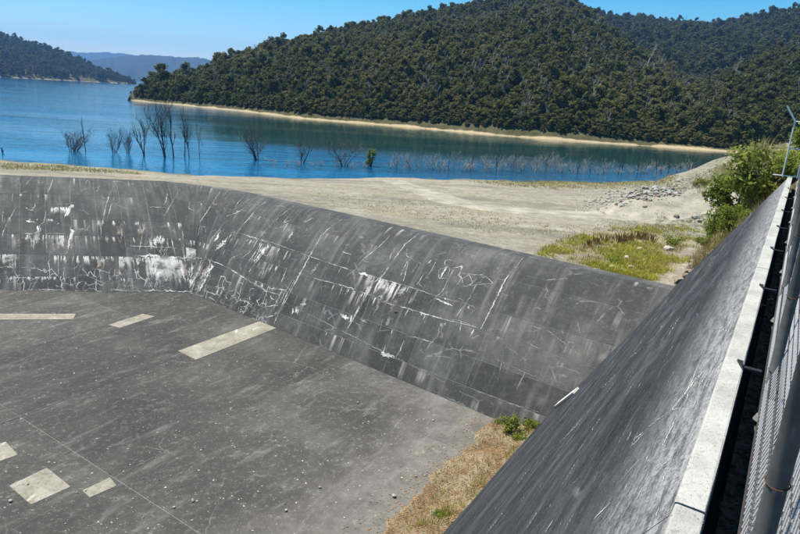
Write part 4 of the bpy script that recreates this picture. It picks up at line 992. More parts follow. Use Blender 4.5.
# ------------------------------------------------------------------ training wall
wall_e = empty('training_wall', wp(wall_lat(Z_FLOOR), 8, Z_FLOOR)); tag(wall_e, 'tall battered spillway side wall, blackened face with pale coping', 'wall')
TO = Vector(wall_e.location)
WB = [-9.0, -3.0, 3.0, 9.0, 15.0, 21.0, WALL_END]
for i in range(len(WB) - 1):
    b0, b1 = WB[i] + .006, WB[i + 1] - .006; nu, nv = 8, 12; V = []; UVv = []
    for j in range(nv + 1):
        z = Z_CROWN - .05 - (Z_CROWN - .05 - (Z_FLOOR - .4)) * j / nv
        for k in range(nu + 1):
            a = b0 + (b1 - b0) * k / nu; V.append(wp(wall_lat(z) , a, z) - TO); UVv.append((a, (Z_CROWN - z) * 1.18))
    Fc = [(j * (nu + 1) + k, (j + 1) * (nu + 1) + k, (j + 1) * (nu + 1) + k + 1, j * (nu + 1) + k + 1) for j in range(nv) for k in range(nu)]
    n0 = len(V)
    zt = Z_CROWN - .05; zb = Z_FLOOR - .4
    V += [wp(-.03, b0, zt) - TO, wp(-.03, b1, zt) - TO, wp(-.03, b1, zb) - TO, wp(-.03, b0, zb) - TO]; UVv += [(b0, 0), (b1, 0), (b1, 11), (b0, 11)]
    Fc += [(0, nu, n0 + 1, n0), (n0, n0 + 1, n0 + 2, n0 + 3), tuple([j * (nu + 1) for j in range(nv + 1)] + [n0 + 3, n0]), tuple([j * (nu + 1) + nu for j in range(nv, -1, -1)] + [n0 + 1, n0 + 2])]
    me = mesh_of('wall_bay', V, Fc, M['wall']); set_uv(me, UVv); obj('wall_bay', me, wall_e)
    c = MB(); b_ = .012
    prof = [(-.185, -.10), (-.172, -.006), (-.160, 0), (-.040, 0), (-.031, -.006), (-.031, -.6)]
    V = []; na_ = 12
    for k in range(na_ + 1):
        a = b0 + .004 + (b1 - b0 - .008) * k / na_
        for (l, z) in prof: V.append(wp(l + random.uniform(-.003, .003), a, Z_CROWN + z + random.uniform(-.002, .002)) - TO)
    m_ = len(prof); Fc = [(k * m_ + q, (k + 1) * m_ + q, (k + 1) * m_ + q + 1, k * m_ + q + 1) for k in range(na_) for q in range(m_ - 1)]
    Fc += [tuple(range(m_)), tuple(na_ * m_ + q for q in reversed(range(m_)))]
    obj('coping', mesh_of('coping', V, Fc, M['coping']), wall_e)
# white scars on the wall face
def wall_px(px, py):
    d = ray(px, py); n3 = np.array([N2[0], N2[1], -BATTER]); p0 = np.array(wp(-.13, 0, Z_CROWN)); e = np.array([0, 0, EYE])
    t = ((p0 - e) @ n3) / (d @ n3); nn = np.array([-N2[0], -N2[1], BATTER]); nn /= np.linalg.norm(nn)
    return Vector(e + d * t), Vector(nn)
random.seed(21); mb = MB(); WOs = WO.copy(); WO = TO
def wscar(pl, w):
    P = resample(np.array(pl, float), 1.5); ribbon(mb, [wall_px(x + random.gauss(0, .3), y + random.gauss(0, .3)) for x, y in P], w * 1.5, .006)
S5 = lambda L: [(530 + a / 2.104, 280 + b / 2.104) for a, b in L]
for L, w in [([(280, 350), (295, 320), (318, 270), (345, 240), (370, 205)], .03), ([(318, 270), (300, 275), (345, 215), (375, 185)], .022), ([(365, 195), (340, 215)], .03), ([(420, 95), (385, 125)], .018), ([(285, 260), (310, 240)], .02), ([(250, 310), (290, 280)], .02), ([(240, 320), (222, 335)], .03), ([(355, 255), (330, 275)], .02), ([(330, 310), (335, 325)], .02), ([(215, 350), (240, 325)], .025),
             ([(180, 200), (150, 230)], .03), ([(100, 260), (60, 300), (30, 330)], .035), ([(130, 270), (90, 315), (50, 355)], .03), ([(240, 140), (210, 165)], .03), ([(150, 290), (130, 320)], .03), ([(60, 350), (20, 390)], .03), ([(230, 380), (195, 420)], .02), ([(120, 400), (80, 440)], .025), ([(170, 470), (135, 505)], .02), ([(300, 370), (270, 405)], .015)]: wscar(S5(L), w)
for _ in range(230):
    x = random.uniform(450, 760); y = random.uniform(200, 560)
    if y < 534 - 1.10 * (x - 440) + 18 or x > 690 - (y - 440) * .38: continue
    dx, dy = 808 - x, 117 - y; L = math.hypot(dx, dy); ln = random.uniform(6, 34)
    wscar([(x, y), (x + dx / L * ln, y + dy / L * ln + random.uniform(-1, 1))], random.uniform(.005, .014))
o = soft_build(mb, M['lime'], wall_e); o['label'] = 'thin white scars along the board marks of the wall'; o['kind'] = 'stuff'
WO = WOs

# ------------------------------------------------------------------ walkway, drain slot and chain-link fence
walk_e = tag(empty('walkway', wp(1.6, 8, Z_CROWN - .06)), 'pale concrete walkway behind the side wall', None, None, 'structure')
for i in range(-3, 9):
    a0 = i * 3.0 + .01; a1 = min(WALL_END, a0 + 2.98)
    slab([wl2(.135, a0), wl2(3.4, a0), wl2(3.4, a1), wl2(.135, a1)], 'walkway_slab', M['walk'], walk_e, Z_CROWN - .06, .5, Vector(walk_e.location), .012)
lg = MB(); random.seed(5)
for k in range(2600):
    q = wp(random.uniform(.035, .128), random.uniform(-1, WALL_END), Z_CROWN - .395); r_ = random.uniform(.008, .03)
    P = [q + Vector((d.x, d.y, abs(d.z) * .8)) * r_ for d in (rdir() for _ in range(5))]
    lg.add(P, [(0, 1, 2), (0, 2, 3), (0, 3, 4), (0, 4, 1), (1, 2, 4), (2, 3, 4)])
lg.box(wp(.098, 7.75, Z_CROWN - .47), (.13, 33, .14), (AX_L, AX_A, AX_Z))
o = lg.build('drain_gravel', M['gravel'], walk_e); o.matrix_parent_inverse = Matrix.Translation(-Vector(walk_e.location)); o['kind'] = 'stuff'
dr = MB(); dr.box(wp(.04, 7.75, Z_CROWN - .52), (.15, 33, .06), (AX_L, AX_A, AX_Z))
o = dr.build('drain_bed', M['dark'], walk_e); o.matrix_parent_inverse = Matrix.Translation(-Vector(walk_e.location))
fence_e = empty('chain_link_fence', wp(.15, 8, Z_CROWN - .06)); tag(fence_e, 'galvanised chain-link security fence with steel posts beside the coping', 'fence')
FE = Vector(fence_e.location); FL = .212; Z0 = Z_CROWN - .06; HF = 1.95
posts = [-3.1, -.45, 2.2, 4.84, 7.5, 10.1, 12.7, 15.3, 17.9, 20.5, 22.8]
def fpart(mb, name, mat, par=None, smooth=False):
    o = mb.build(name, mat, par or fence_e, smooth)
    off = FE
    me = o.data
    co = np.empty(len(me.vertices) * 3, dtype=np.float32); me.vertices.foreach_get('co', co); co = co.reshape(-1, 3) - np.array(off); me.vertices.foreach_set('co', co.ravel()); me.update()
    return o
for i, a in enumerate(posts):
    mb = MB(); r = .034
    mb.tube([wp(FL - .052, a, Z0 - .3), wp(FL - .052, a, Z0 + HF)], r, 14); mb.tube([wp(FL - .052, a, Z0 + HF), wp(FL - .052, a, Z0 + HF + .02)], [r * 1.1, r * .5], 14)
    po = fpart(mb, 'post', M['galv'], None, True)
    for h in (.22, .78, 1.35, 1.85):
        mb = MB(); ring = [wp(FL - .052 + math.cos(t) * (r + .004), a + math.sin(t) * (r + .004), Z0 + h + .01 * math.sin(t)) for t in np.linspace(0, 2 * math.pi, 13)]
        mb.tube(ring, .0025, 4, False); fpart(mb, 'tie_wire', M['rust'], po)
    mb = MB(); mb.tube([wp(FL - .052, a, Z0 - .19), wp(FL - .052, a, Z0 - .15)], [.06, .042], 12); fpart(mb, 'base_collar', M['oldsteel'], po)
for z in (Z0 + HF - .03, Z0 + .05):
    mb = MB(); mb.tube([wp(FL, posts[0], z), wp(FL, posts[-1], z)], .016 if z > Z0 + 1 else .006, 8); fpart(mb, 'rail', M['galv'])
# chain link, woven wire by wire, one panel per bay
def link_panel(a0, a1, z0, z1, p=.06, r=.0021, lat=FL):
    nw = int((a1 - a0) / p); nz = int((z1 - z0) / (p * .98)); V = []; Fc = []
    k = np.arange(nz + 1)
    for w in range(nw + 1):
        sgn = np.where(k % 2 == 0, 1, -1); A = a0 + w * p + sgn * p * .52; Z = z0 + k * p * .98; hh_ = Z - z0; Lt = .125 + (lat - .125) * sm(0, .42, hh_) + np.maximum(hh_ - .42, 0) * .06 + sgn * .004   # the wire has sagged out at its foot
        base = len(V)
        for i in range(nz + 1):
            c = wp(Lt[i], A[i], Z[i]) - FE
            for q in range(3):
                t = q * 2.0944; V.append(c + AX_A * (math.cos(t) * r * 1.2) + AX_L * (math.sin(t) * r))
        for i in range(nz):
            for q in range(3):
                q2 = (q + 1) % 3; Fc.append((base + i * 3 + q, base + i * 3 + q2, base + i * 3 + 3 + q2, base + i * 3 + 3 + q))
    return obj('wire_mesh', mesh_of('wire_mesh', V, Fc, M['wire']), fence_e)
for i in range(len(posts) - 1): link_panel(posts[i], posts[i + 1], Z0 + .03, Z0 + HF - .04)
# steel cleats over the coping
for a in (2.45, 5.21, 7.95, 10.5, 12.8, 15.2, 17.8, 20.3):
    mb = MB(); z = Z_CROWN + .004
    P = [wp(-.040, a - .10, z), wp(-.085, a + .05, z), (wp(-.040, a + .035, z))]
    top = [p + Vector((0, 0, .02)) for p in P]
    mb.add(P + top, [(0, 1, 2), (3, 5, 4), (0, 3, 4, 1), (1, 4, 5, 2), (2, 5, 3, 0)])
    mb.box(wp(.03, a - .02, Z_CROWN - .01), (.13, .05, .016), (AX_L, AX_A, AX_Z)); fpart(mb, 'cleat', M['black'])
# end frame reaching out over the wall end
ef = empty('fence_end_frame', wp(-.32, 24.3, Z_CROWN)); tag(ef, 'pale steel end frame of the fence with slanted arm beside the bush', 'fence frame')
def epart(mb, name, mat=M['frame']):
    o = mb.build(name, mat, ef); o.matrix_parent_inverse = Matrix.Translation(-Vector(ef.location)); return o
mb = MB(); mb.tube([wp(-.33, 24.3, Z_CROWN), wp(-.33, 24.3, Z_CROWN + 1.86)], .024, 8); epart(mb, 'upright')
mb = MB(); mb.tube([wp(.10, 24.3, Z_CROWN), wp(.10, 24.3, Z_CROWN + 1.86)], .024, 8); epart(mb, 'upright')
for z, l0, l1 in ((.04, -.62, .3), (.95, -.33, .3), (1.83, -.33, .3)):
    mb = MB(); mb.tube([wp(l0, 24.3, Z_CROWN + z), wp(l1, 24.3, Z_CROWN + z)], .019, 8); epart(mb, 'rail')
mb = MB(); mb.tube([wp(-.33, 24.3, Z_CROWN + 1.84), wp(-.66, 24.3, Z_CROWN + 2.32)], .03, 6); epart(mb, 'barb_arm')

# ------------------------------------------------------------------ silt and plants at the foot of the wall
edge_l = [(352, 560), (382, 534), (412, 500), (440, 470), (462, 448), (482, 428), (500, 415), (520, 411), (545, 410)]
random.seed(33); V = []; Fc = []; ncol = 16; strip = []
EP = resample(np.array([at(x, y, Z_FLOOR)[:2] for x, y in edge_l]), .14)
for i, p in enumerate(EP):
    al = p @ W2; lt = p @ N2; lw = wall_lat(Z_FLOOR) + .25
    lt = min(lt, lw - .3) + (float(vnoise(np.array([al * 1.3]), np.array([.5]), 73)[0]) - .5) * .9 + (float(vnoise(np.array([al * 4]), np.array([.5]), 74)[0]) - .5) * .3
    for k in range(ncol + 1):
        t = k / ncol; l = lt + (lw - lt) * t; q = wl2(l, al); h = .02 + .26 * t ** 1.2 + (float(vnoise(np.array([q[0] * 1.6]), np.array([q[1] * 1.6]), 71)[0]) - .4) * .16 * (k > 0) + (float(vnoise(np.array([q[0] * 5]), np.array([q[1] * 5]), 72)[0]) - .5) * .05 * (k > 0) - (.06 if k == 0 else 0)
        q = wl2(l, al); V.append((q[0], q[1], Z_FLOOR + h)); strip.append((q[0], q[1], Z_FLOOR + h, t))
    if i:
        for k in range(ncol): a = (i - 1) * (ncol + 1) + k; Fc.append((a, a + 1, a + ncol + 2, a + ncol + 1))
tag(obj('silt', mesh_of('silt', V, Fc, M['soil'], True)), 'strip of soil and leaf litter along the wall foot', None, None, 'structure')
strip = np.array(strip)
def tufts(name, label, pts, mat, blades, h, wdt, spread, kind='stuff', seed=1, cat=None):
    random.seed(seed); mb = MB()
    for (x, y, z) in pts:
        for _ in range(blades):
            a = random.uniform(0, 6.28); r = random.random() * spread; d = Vector((math.cos(a), math.sin(a), 0)); p = Vector((x, y, z - .02)) + d * r
            hh = h * random.uniform(.45, 1.15); bend = d * hh * random.uniform(.1, .6); w = Vector((-d.y, d.x, 0)) * wdt * random.uniform(.6, 1.2)
            m = p + bend * .35 + Vector((0, 0, hh * .6)); t = p + bend + Vector((0, 0, hh))
            mb.add([p - w, p + w, m + w * .7, m - w * .7, t], [(0, 1, 2, 3), (3, 2, 4)])
    return tag(mb.build(name, mat), label, cat, None, kind)
def strip_pts(n, t0, t1, i0=0.0, i1=1.0):
    out = []
    rows = len(strip) // (ncol + 1)
    for _ in range(n):
        i = random.uniform(i0, i1) * (rows - 1.01); k = random.uniform(t0, t1) * (ncol - .01); a = strip[int(i) * (ncol + 1) + int(k)]; b = strip[(int(i) + 1) * (ncol + 1) + int(k) + 1]; f = random.random()
        out.append(tuple(a[:3] + (b[:3] - a[:3]) * f))
    return out
tufts('grass', 'dry straw grass on the silt along the wall foot', strip_pts(900, .08, .98), M['dgrass'], 7, .16, .006, .12, seed=41)
tufts('grass', 'green grass patches in the silt along the wall foot', strip_pts(26, .5, .8, .18, .27) + strip_pts(75, .25, 1.0, .72, 1.0) + strip_pts(60, .75, 1, .2, .8), M['ggrass'], 9, .18, .007, .14, seed=42)
random.seed(43); mb = MB()
spill = []
for (x, y, z) in strip_pts(420, 0, .05):
    d = abs(random.gauss(0, .5)); spill.append((x - N2[0] * d, y - N2[1] * d, Z_FLOOR + .005))
for (x, y, z) in strip_pts(3600, .0, .95) + spill:
    t = rdir(); t.z *= .25; t.normalize(); b = t.cross(Vector((random.uniform(-.4, .4), random.uniform(-.4, .4), 1))).normalized(); s = random.uniform(.02, .05); q = Vector((x, y, z + .015))
    mb.add([q - t * s, q + b * s * .4, q + t * s, q - b * s * .4], [(0, 1, 2, 3)])
tag(mb.build('leaf_litter', M['litter']), 'orange-brown fallen leaves along the wall foot', 'leaves', None, 'stuff')
weed1 = shrub_mesh(101, .75, .7, 420, .065, M['bush']); weed2 = shrub_mesh(102, .5, 1.0, 480, .06, M['shrub'])
def floor_p(px, py, dz=.0): p = at(px, py, Z_FLOOR + dz); return (p[0], p[1], Z_FLOOR + dz)
place_shrub(weed1, floor_p(509, 432, .1), 1.0, .4, 'dark green upright weed at the wall foot', None, 'weed', 'weed')
place_shrub(weed2, floor_p(530, 428, .2), .85, 1.1, 'light green weed clump close against the battered wall', None, 'weed', 'weed')
place_shrub(weed2, floor_p(519, 441, .15), .7, 2.9, 'low pale weed between the two larger ones', None, 'weed', 'weed')
place_shrub(weed2, floor_p(440, 518, .1), .55, 2.0, 'small bright weed nearest the bottom edge of the picture', None, 'weed', 'weed')
place_shrub(weed2, floor_p(498, 424, .05), .4, 0.2, 'tiny weed at the outer edge of the silt', None, 'weed', 'weed')
# bleached plank and rubble lodged between weir and wall
def on_wall_foot(px, py):
    p, n = wall_px(px, py); return p, n
pa, n_ = on_wall_foot(554.5, 408.5); pb, _ = on_wall_foot(577, 391.5)
ax = (pb - pa).normalized(); c = (pa + pb) * .5; zz = Vector(n_); yy = zz.cross(ax).normalized()
pk = empty('plank', c); tag(pk, 'bleached timber plank lying in the angle of weir and side wall', 'plank')
mb = MB(); mb.box(Vector((0, 0, 0)) + zz * .045, ((pb - pa).length, .26, .07), (ax, yy, zz)); mb.build('board', M['plank'], pk)
for k, (px, py, s) in enumerate([(546, 416, .2), (541, 420, .16), (551, 412, .14), (537, 423, .12)]):
    p, n = on_wall_foot(px, py); p = p + Vector(n) * .08
    o = obj('rock', rocks[k % 4]); o.location = p; o.scale = (s, s * .8, s * .7); o.rotation_euler = (.3 * k, .2, k)
    tag(o, ['white broken rock below the plank', 'pale rock chunk next to the weeds', 'small stone touching the end of the plank', 'little stone lowest of the rubble below the plank'][k], 'rock')
p = floor_p(481, 462, .12); o = obj('rock', rocks[5]); o.location = p; o.scale = (.3, .16, .07); o.rotation_euler = (0, 0, .9); tag(o, 'flat white stone slab on the silt strip', 'rock')
# stones and grit on the floor
for k, (px, py, s, lab) in enumerate([(11, 502, .07, 'white stone beside the square pale patch'), (28, 485, .045, 'dark stone lying on the square pale patch'), (86, 491, .05, 'stone against the end of the narrow pale patch'), (77, 493, .035, 'small stone left of the narrow pale patch'), (135, 411, .03, 'lone pebble on the darker middle slab'), (286, 511, .06, 'whitish stone on the near right slab'), (320, 488, .06, 'pale stone right of centre near the bottom edge'), (358, 403, .05, 'pale stone on the slab below the weir'), (394, 497, .09, 'white stone just off the silt strip'), (255, 411, .04, 'dark pebble on a floor joint'), (416, 477, .05, 'small brown stone near the silt'), (433, 421, .05, 'tan stone near the weir foot'), (174, 508, .05, 'pale stone below the narrow patch'), (193, 502, .05, 'pale stone right of the narrow patch')]):
    p = at(px, py, Z_FLOOR); me = brocks[k % 3] if 'dark' in lab or 'brown' in lab else rocks[k % 7]
    o = obj('stone', me); o.location = (p[0], p[1], Z_FLOOR + s * .55); o.scale = (s, s * .8, s * .65); o.rotation_euler = (0, 0, k); tag(o, lab, 'stone')
random.seed(51); mb = MB()
def tetra(p, s):
    q = [rdir() * s * random.uniform(.6, 1.2) for _ in range(5)]
    mb.add([Vector(p) + Vector((a.x, a.y, abs(a.z) * .8)) for a in (Vector((1, 0, 0)) * s, Vector((-.5, .8, 0)) * s * random.uniform(.6, 1), Vector((-.5, -.8, 0)) * s * random.uniform(.6, 1), q[3].normalized() * s)], [(0, 1, 3), (1, 2, 3), (2, 0, 3), (0, 2, 1)])
cnt = 0
while cnt < 1250:
    px, py = random.uniform(-20, 560), random.uniform(292, 560); p = at(px, py, Z_FLOOR)
    lt = p[:2] @ N2
    if (p[:2] - T0) @ nRt < .1 or (p[:2] - T0) @ nLt < .1 or lt > wall_lat(Z_FLOOR) - .1: continue
    dens = .22 + 1.5 * float(vnoise(np.array([p[0] * .3]), np.array([p[1] * .3]), 61)[0]) ** 2 + (.5 if lt > -14 else 0)
    if random.random() > dens * .7: continue
    tetra((p[0], p[1], Z_FLOOR + .004), random.choice((.012, .016, .02, .026, .04))); cnt += 1
tag(mb.build('grit', M['pebble']), 'scattered pale grit and pebbles on the spillway floor', 'grit', None, 'stuff')

# ------------------------------------------------------------------ beach details
random.seed(61)
# rock pile beside the track
n = 0
while n < 250:
    t = random.random(); px = 584 + 96 * t; yc_ = 207 - 13 * t; sp = 4 + 11 * math.sin(math.pi * min(1, t * 1.0 + .05)) ** .8
    py = yc_ + random.gauss(0, .33) * sp - sp * .35
    p = ground_hit(px, py); s = random.choice((.10, .13, .16, .2, .25)) * (1 if 600 < px < 672 else .7)
    dark = random.random() < .18
    place_rock(random.choice(brocks) if dark else random.choice(rocks), p, s, 'brown angular rock in the heap beside the dirt track' if dark else 'pale angular rock in the heap beside the dirt track', 'brown rocks in the heap' if dark else 'pale rocks in the heap'); n += 1
for k, (px, py, s, dark, lab) in enumerate([(676, 217, .32, 1, 'dark boulder standing alone in front of the track'), (695, 218, .34, 0, 'pale broken rock on the slope right of the dark boulder'), (699, 221, .22, 0, 'smaller pale rock beside the broken one'), (668, 250, .34, 0, 'flat grey slab of rock behind the green tuft'), (627, 259, .22, 0, 'grey rock beside the low green clump near the weir'), (640, 250, .25, 0, 'grey stone in the yellow grass behind the weir'), (612, 268, .2, 0, 'small grey stone behind the weir crest'), (622, 271, .16, 0, 'loose stone just behind the weir crest'), (632, 268, .18, 0, 'loose stone right of others behind the crest'), (678, 181, .2, 0, 'pale rock on the gravel ridge'), (645, 207, .2, 1, 'brown rock at the lower edge of the heap')]):
    place_rock((brocks if dark else rocks)[k % 3], ground_hit(px, py), s, lab, None)
# broken rock on the bank foot next to the wall end
for k in range(70):
    al = random.uniform(WALL_END + .1, 30); lt = random.uniform(-3.3, -1.9); q = wl2(lt, al); z = gz(*q)
    place_rock(random.choice(brocks), (q[0], q[1], z), random.uniform(.08, .30), 'reddish brown broken rock on the bank at the wall end', 'broken rocks at the wall end', flat=.6)
# scattered beach stones
mb = MB()
for it_ in range(7200):
    px, py = (random.uniform(120, 725), random.uniform(176, 285)) if it_ < 2600 else (random.uniform(575, 725), random.uniform(172, 215))

    yl = np.interp(px, [0, 150, 250, 300, 400, 500, 600, 672, 725], [173, 180, 194, 203, 224, 249, 272, 288, 240])
    if py > yl: continue
    if px < 560 and random.random() < .6: continue
    p = ground_hit(px, py); 
    if p[2] < .1: continue
    tetra((p[0], p[1], p[2] - .01), random.choice((.03, .04, .06, .09) if it_ < 2600 else (.04, .06, .09, .13)))
tag(mb.build('gravel', M['pebble']), 'loose pale stones strewn over the beach and ridge', 'gravel', None, 'stuff')
def px_scatter(n, poly, patchy=0.0, fr=.55):
    P = np.array(poly, float); out = []; lo = P.min(0); hi = P.max(0)
    while len(out) < n:
        x, y = random.uniform(lo[0], hi[0]), random.uniform(lo[1], hi[1]); ins = False
        for i in range(len(P)):
            a, b = P[i], P[i - 1]
            if (a[1] > y) != (b[1] > y) and x < (b[0] - a[0]) * (y - a[1]) / (b[1] - a[1]) + a[0]: ins = not ins
        if ins:
            p = ground_hit(x, y)
            if patchy and float(vnoise(np.array([p[0] * fr]), np.array([p[1] * fr]), 91)[0]) < patchy * random.uniform(.5, 1.3): continue
            out.append(tuple(p))
    return out
tufts('grass', 'yellow-green grass in the hollow behind the weir crest', px_scatter(1700, [(536, 255), (565, 240), (610, 228), (684, 226), (704, 234), (690, 262), (652, 282), (600, 270)], .74, .7), M['ggrass'], 8, .22, .018, .26, seed=71)
tufts('grass', 'dry yellow grass among the green behind the weir crest', px_scatter(1100, [(536, 255), (565, 236), (610, 226), (685, 224), (692, 238), (665, 274), (650, 281), (600, 270)], .6, 1.1), M['dgrass'], 7, .22, .014, .3, seed=77)
tufts('grass', 'dry straw grass dotted over the beach', px_scatter(500, [(300, 192), (380, 198), (470, 208), (560, 226), (690, 220), (690, 232), (600, 232), (500, 236), (420, 218), (330, 204)]), M['dgrass'], 6, .16, .014, .3, seed=72)
tufts('grass', 'straw-yellow grass edging the water in front of the drowned trees', px_scatter(420, [(0, 163), (60, 166), (110, 170), (150, 175), (60, 171), (0, 169)]), M['dgrass'], 6, .24, .022, .6, seed=73)
tufts('grass', 'golden marsh grass at the water edge left of the gravel ridge', px_scatter(1100, [(470, 182), (560, 180), (620, 178), (680, 175), (668, 184), (620, 189), (560, 189), (500, 186)]), M['dgrass'], 7, .24, .022, .7, seed=74)
tufts('grass', 'green marsh grass at the water edge', px_scatter(320, [(480, 182), (560, 179), (640, 176), (640, 183), (560, 186)]), M['ggrass'], 7, .22, .022, .7, seed=75)
tufts('grass', 'long straw grass on the bank by the bushes', px_scatter(620, [(690, 262), (712, 240), (740, 225), (785, 180), (790, 176), (776, 200), (735, 245), (700, 275)]) + px_scatter(500, [(738, 158), (760, 148), (786, 144), (788, 168), (750, 180)]) + px_scatter(260, [(690, 180), (735, 160), (735, 190), (700, 200)]), M['dgrass'], 8, .42, .012, .3, seed=76)
# clumps of brown seed heads
for k, (px, py) in enumerate([(588, 247), (597, 244), (606, 242), (619, 243), (624, 241), (631, 241), (637, 239), (645, 240), (652, 242)]):
    p = ground_hit(px, py); random.seed(200 + k); mb = MB()
    for _ in range(46):
        a = random.uniform(0, 6.28); r = random.random() * random.uniform(.15, .4); h = random.uniform(.2, .62); q = Vector((math.cos(a) * r, math.sin(a) * r, 0)); t = q * 1.8 + Vector((0, 0, h)); w = Vector((-math.sin(a), math.cos(a), 0)) * .02
        mb.add([q - w * .5, q + w * .5, t * .8 + w, t + w * .1, t * .8 - w], [(0, 1, 2, 3, 4)])
    o = mb.build('rush_clump', M['reed']); o.location = (p[0], p[1], p[2] - .03); tag(o, 'brown rush clump standing in the yellow grass behind the weir', 'rush clump', 'rush clumps in the hollow')
gt = shrub_mesh(111, .55, 1.3, 700, .07, M['bush'])
place_shrub(gt, ground_hit(674, 245), 1.0, .3, 'bright green low tuft beside the flat grey slab', None, 'shrub', 'shrub')
place_shrub(gt, ground_hit(615, 264), .55, 1.3, 'small dark green clump right behind the weir crest', None, 'shrub', 'shrub')
place_shrub(gt, ground_hit(701, 184), .9, 2.3, 'dark round shrub on the gravel ridge', None, 'shrub', 'shrub')
place_shrub(gt, ground_hit(695, 185), .4, 2.9, 'tiny shrub left of the round one on the ridge', None, 'shrub', 'shrub')
# bushes on the bank beside the wall end
b1 = shrub_mesh(121, 2.5, 2.7, 3600, .11, M['bush']); b2 = shrub_mesh(122, 2.0, 2.6, 3000, .10, M['shrub'])
def bank_p(lat, al): q = wl2(lat, al); return (q[0], q[1], gz(*q) - .05)
for k, (ms, lat, al, s, lab) in enumerate([(b1, -1.0, 28.0, 1.05, 'largest leafy green bush on the bank beyond the wall end'), (b2, .1, 26.2, .7, 'green bush just left of the fence end frame'), (b1, -1.9, 31.0, .95, 'green bush behind the largest one on the bank'), (b2, -2.6, 30.0, .45, 'low green bush at the foot of the bank'), (b1, -1.5, 26.4, .5, 'small bush close beside the end of the wall'), (b2, 1.4, 27.5, .9, 'bush behind the fence end frame'), (b1, .6, 31.5, .9, 'bush on top of the bank farther along the fence line'), (b2, -.6, 34.0, .8, 'far bush on the bank top with sprays against the water'), (b1, -2.7, 34.5, .7, 'bush lowest on the far part of the bank'), (b2, 2.9, 29.5, 1.0, 'bush at the right edge behind the fence')]):
    place_shrub(ms, bank_p(lat, al), s, k * 1.3, lab, None, 'bush', 'bush')

# ------------------------------------------------------------------ drowned trees and shrubs
def drowned(px, py, top, wd, stems, seed, label, name='dead_tree', mat=None, mats=None, spread=.4, twigs=5, depth=3, r0=.016, group=None):
    p = at(px, py, 0.0); D = math.hypot(p[0], p[1]); h = (py - top) / F * D * 1.02
    t, b = bare_tree(seed, h, stems, spread, r0, depth, twigs, base=1.0 if h > 2 else .5, nseg=3)
    A_ = np.array(t.v + b.v); zs = h / max(.1, A_[:, 2].max()); hw = wd * .62 / F * D; xs = min(1.5, max(.55, hw / max(.05, np.percentile(np.abs(A_[:, :2]), 93))))
    for q in (t, b): q.v = [(x * xs, y * xs, z * (zs if z > 0 else 1)) for x, y, z in q.v]
    o = empty(name, (p[0], p[1], 0)); tag(o, label, 'dead tree' if name == 'dead_tree' else 'dead shrub', group)
    t.build('stem', mat or M['deadwood'], o); 
    if b.v: b.build('branches', mats or mat or M['deadwood'], o)
    return o
D1 = [(73, 151, 129, 18, 11, .75, 'leftmost drowned tree in the lake, a rounded thicket of bare twigs'), (86, 151, 119, 2, 1, .08, 'bare leaning pole standing in the lake next to the left thicket'), (114, 152, 128, 12, 7, .6, 'drowned grey shrub left of the tall dead trees'), (128, 153, 130, 12, 7, .55, 'drowned grey shrub second left of the tall dead trees'), (145, 155, 114, 12, 2, .3, 'slim dead tree with dense twigs left of the tallest'), (166, 157, 105, 22, 3, .30, 'tallest dead tree in the lake with several fanned stems'), (174, 157, 111, 8, 1, .25, 'upright dead trunk right beside the tallest dead tree'), (184, 157, 110, 5, 1, .2, 'thin straight dead trunk between the tall dead trees'), (190, 157, 120, 10, 2, .35, 'forked dead tree right of the thin trunk'), (200, 157, 121, 6, 1, .3, 'hooked dead tree at the right end of the tall group'), (258, 160, 127, 22, 5, .5, 'spreading dead tree standing alone in mid water'), (302, 163, 134, 14, 2, .38, 'narrow dead tree between two spreading ones'), (344, 166, 138, 26, 5, .55, 'wide dead tree left of the green sapling')]
for k, (px, py, top, wd, st, sp, lab) in enumerate(D1):
    drowned(px, py, top, wd, st, 300 + k, lab, spread=sp, twigs=3 if px in (86, 184) else 6, r0=.021 if px in (86, 184, 174) else .017)
sap = shrub_mesh(131, 2.6, 1.7, 650, .16, M['shrub']); place_shrub(sap, tuple(at(371, 166, 0.0)), 1.0, 0, 'live green sapling rising from the shallow water', None, 'sapling', 'sapling')
random.seed(81)
grp = 'bleached drowned shrubs along the shallows'
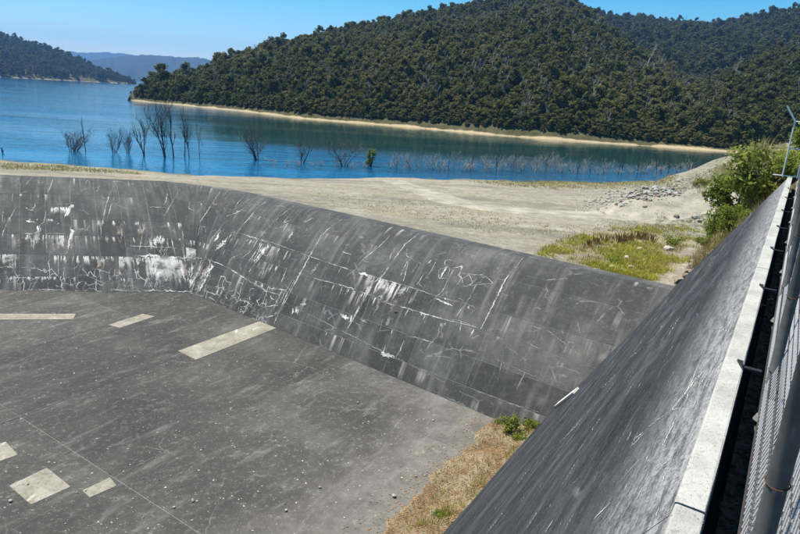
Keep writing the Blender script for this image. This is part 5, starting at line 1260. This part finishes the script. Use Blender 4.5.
for k, px in enumerate(list(range(272, 366, 13)) + list(range(392, 566, 7)) + [572, 583, 596, 607, 616, 629, 645, 652, 664, 676, 685]):
    base = np.interp(px, [270, 400, 560, 610, 690], [164.5, 169.5, 173, 174, 172.5]) + random.uniform(-1.2, .8)
    tall = (random.uniform(11, 21) if px < 610 else random.uniform(6, 13)) if px > 390 else random.uniform(5, 9)
    drowned(px + random.uniform(-3, 3), base, base - tall, 10, 5, 400 + k, 'pale bleached shrub in the row of drowned shrubs along the shallows', 'dead_shrub', M['palewood'], spread=.6, twigs=6, depth=2, r0=.016, group=grp)
for k, (px, top) in enumerate([(449, 150), (471, 152), (496, 150), (512, 148), (545, 152), (577, 150), (590, 154), (604, 150), (618, 149), (622, 152), (637, 150), (641, 153), (657, 151), (661, 149), (669, 156), (681, 155), (688, 150), (693, 156)]):
    base = np.interp(px, [440, 560, 610, 700], [171, 173.5, 174.5, 172.5])
    drowned(px, base, top, 4, 1, 500 + k, 'thin dark dead stem in the row before the right part of the lake', 'dead_tree', spread=.22, twigs=4, depth=2, r0=.026, group='thin dead stems at right')
st = empty('stump', tuple(ground_hit(3, 157))); mb = MB(); mb.tube([(0, 0, -.3), (.02, 0, .6), (-.06, 0, 1.2)], [.12, .10, .06], 7); mb.tube([(0, 0, .6), (.25, .05, .95)], [.05, .02], 5); mb.build('trunk', M['deadwood'], st); tag(st, 'short dark stump at the left edge by the water', 'stump')

# ------------------------------------------------------------------ haze
hz = bpy.data.materials.new('haze'); hz.use_nodes = True; hn = hz.node_tree.nodes; hn.remove(hn['Principled BSDF'])
pv = hn.new('ShaderNodeVolumePrincipled'); pv.inputs['Color'].default_value = (0.22, 0.48, 1.0, 1); pv.inputs['Density'].default_value = 0.00012; pv.inputs['Anisotropy'].default_value = 0.1
hz.node_tree.links.new(pv.outputs[0], hn['Material Output'].inputs['Volume'])
mb = MB(); mb.box((0, 0, 296), (18800, 18800, 610)); tag(mb.build('haze', hz), 'thin blue summer haze over the lake', None, None, 'stuff')
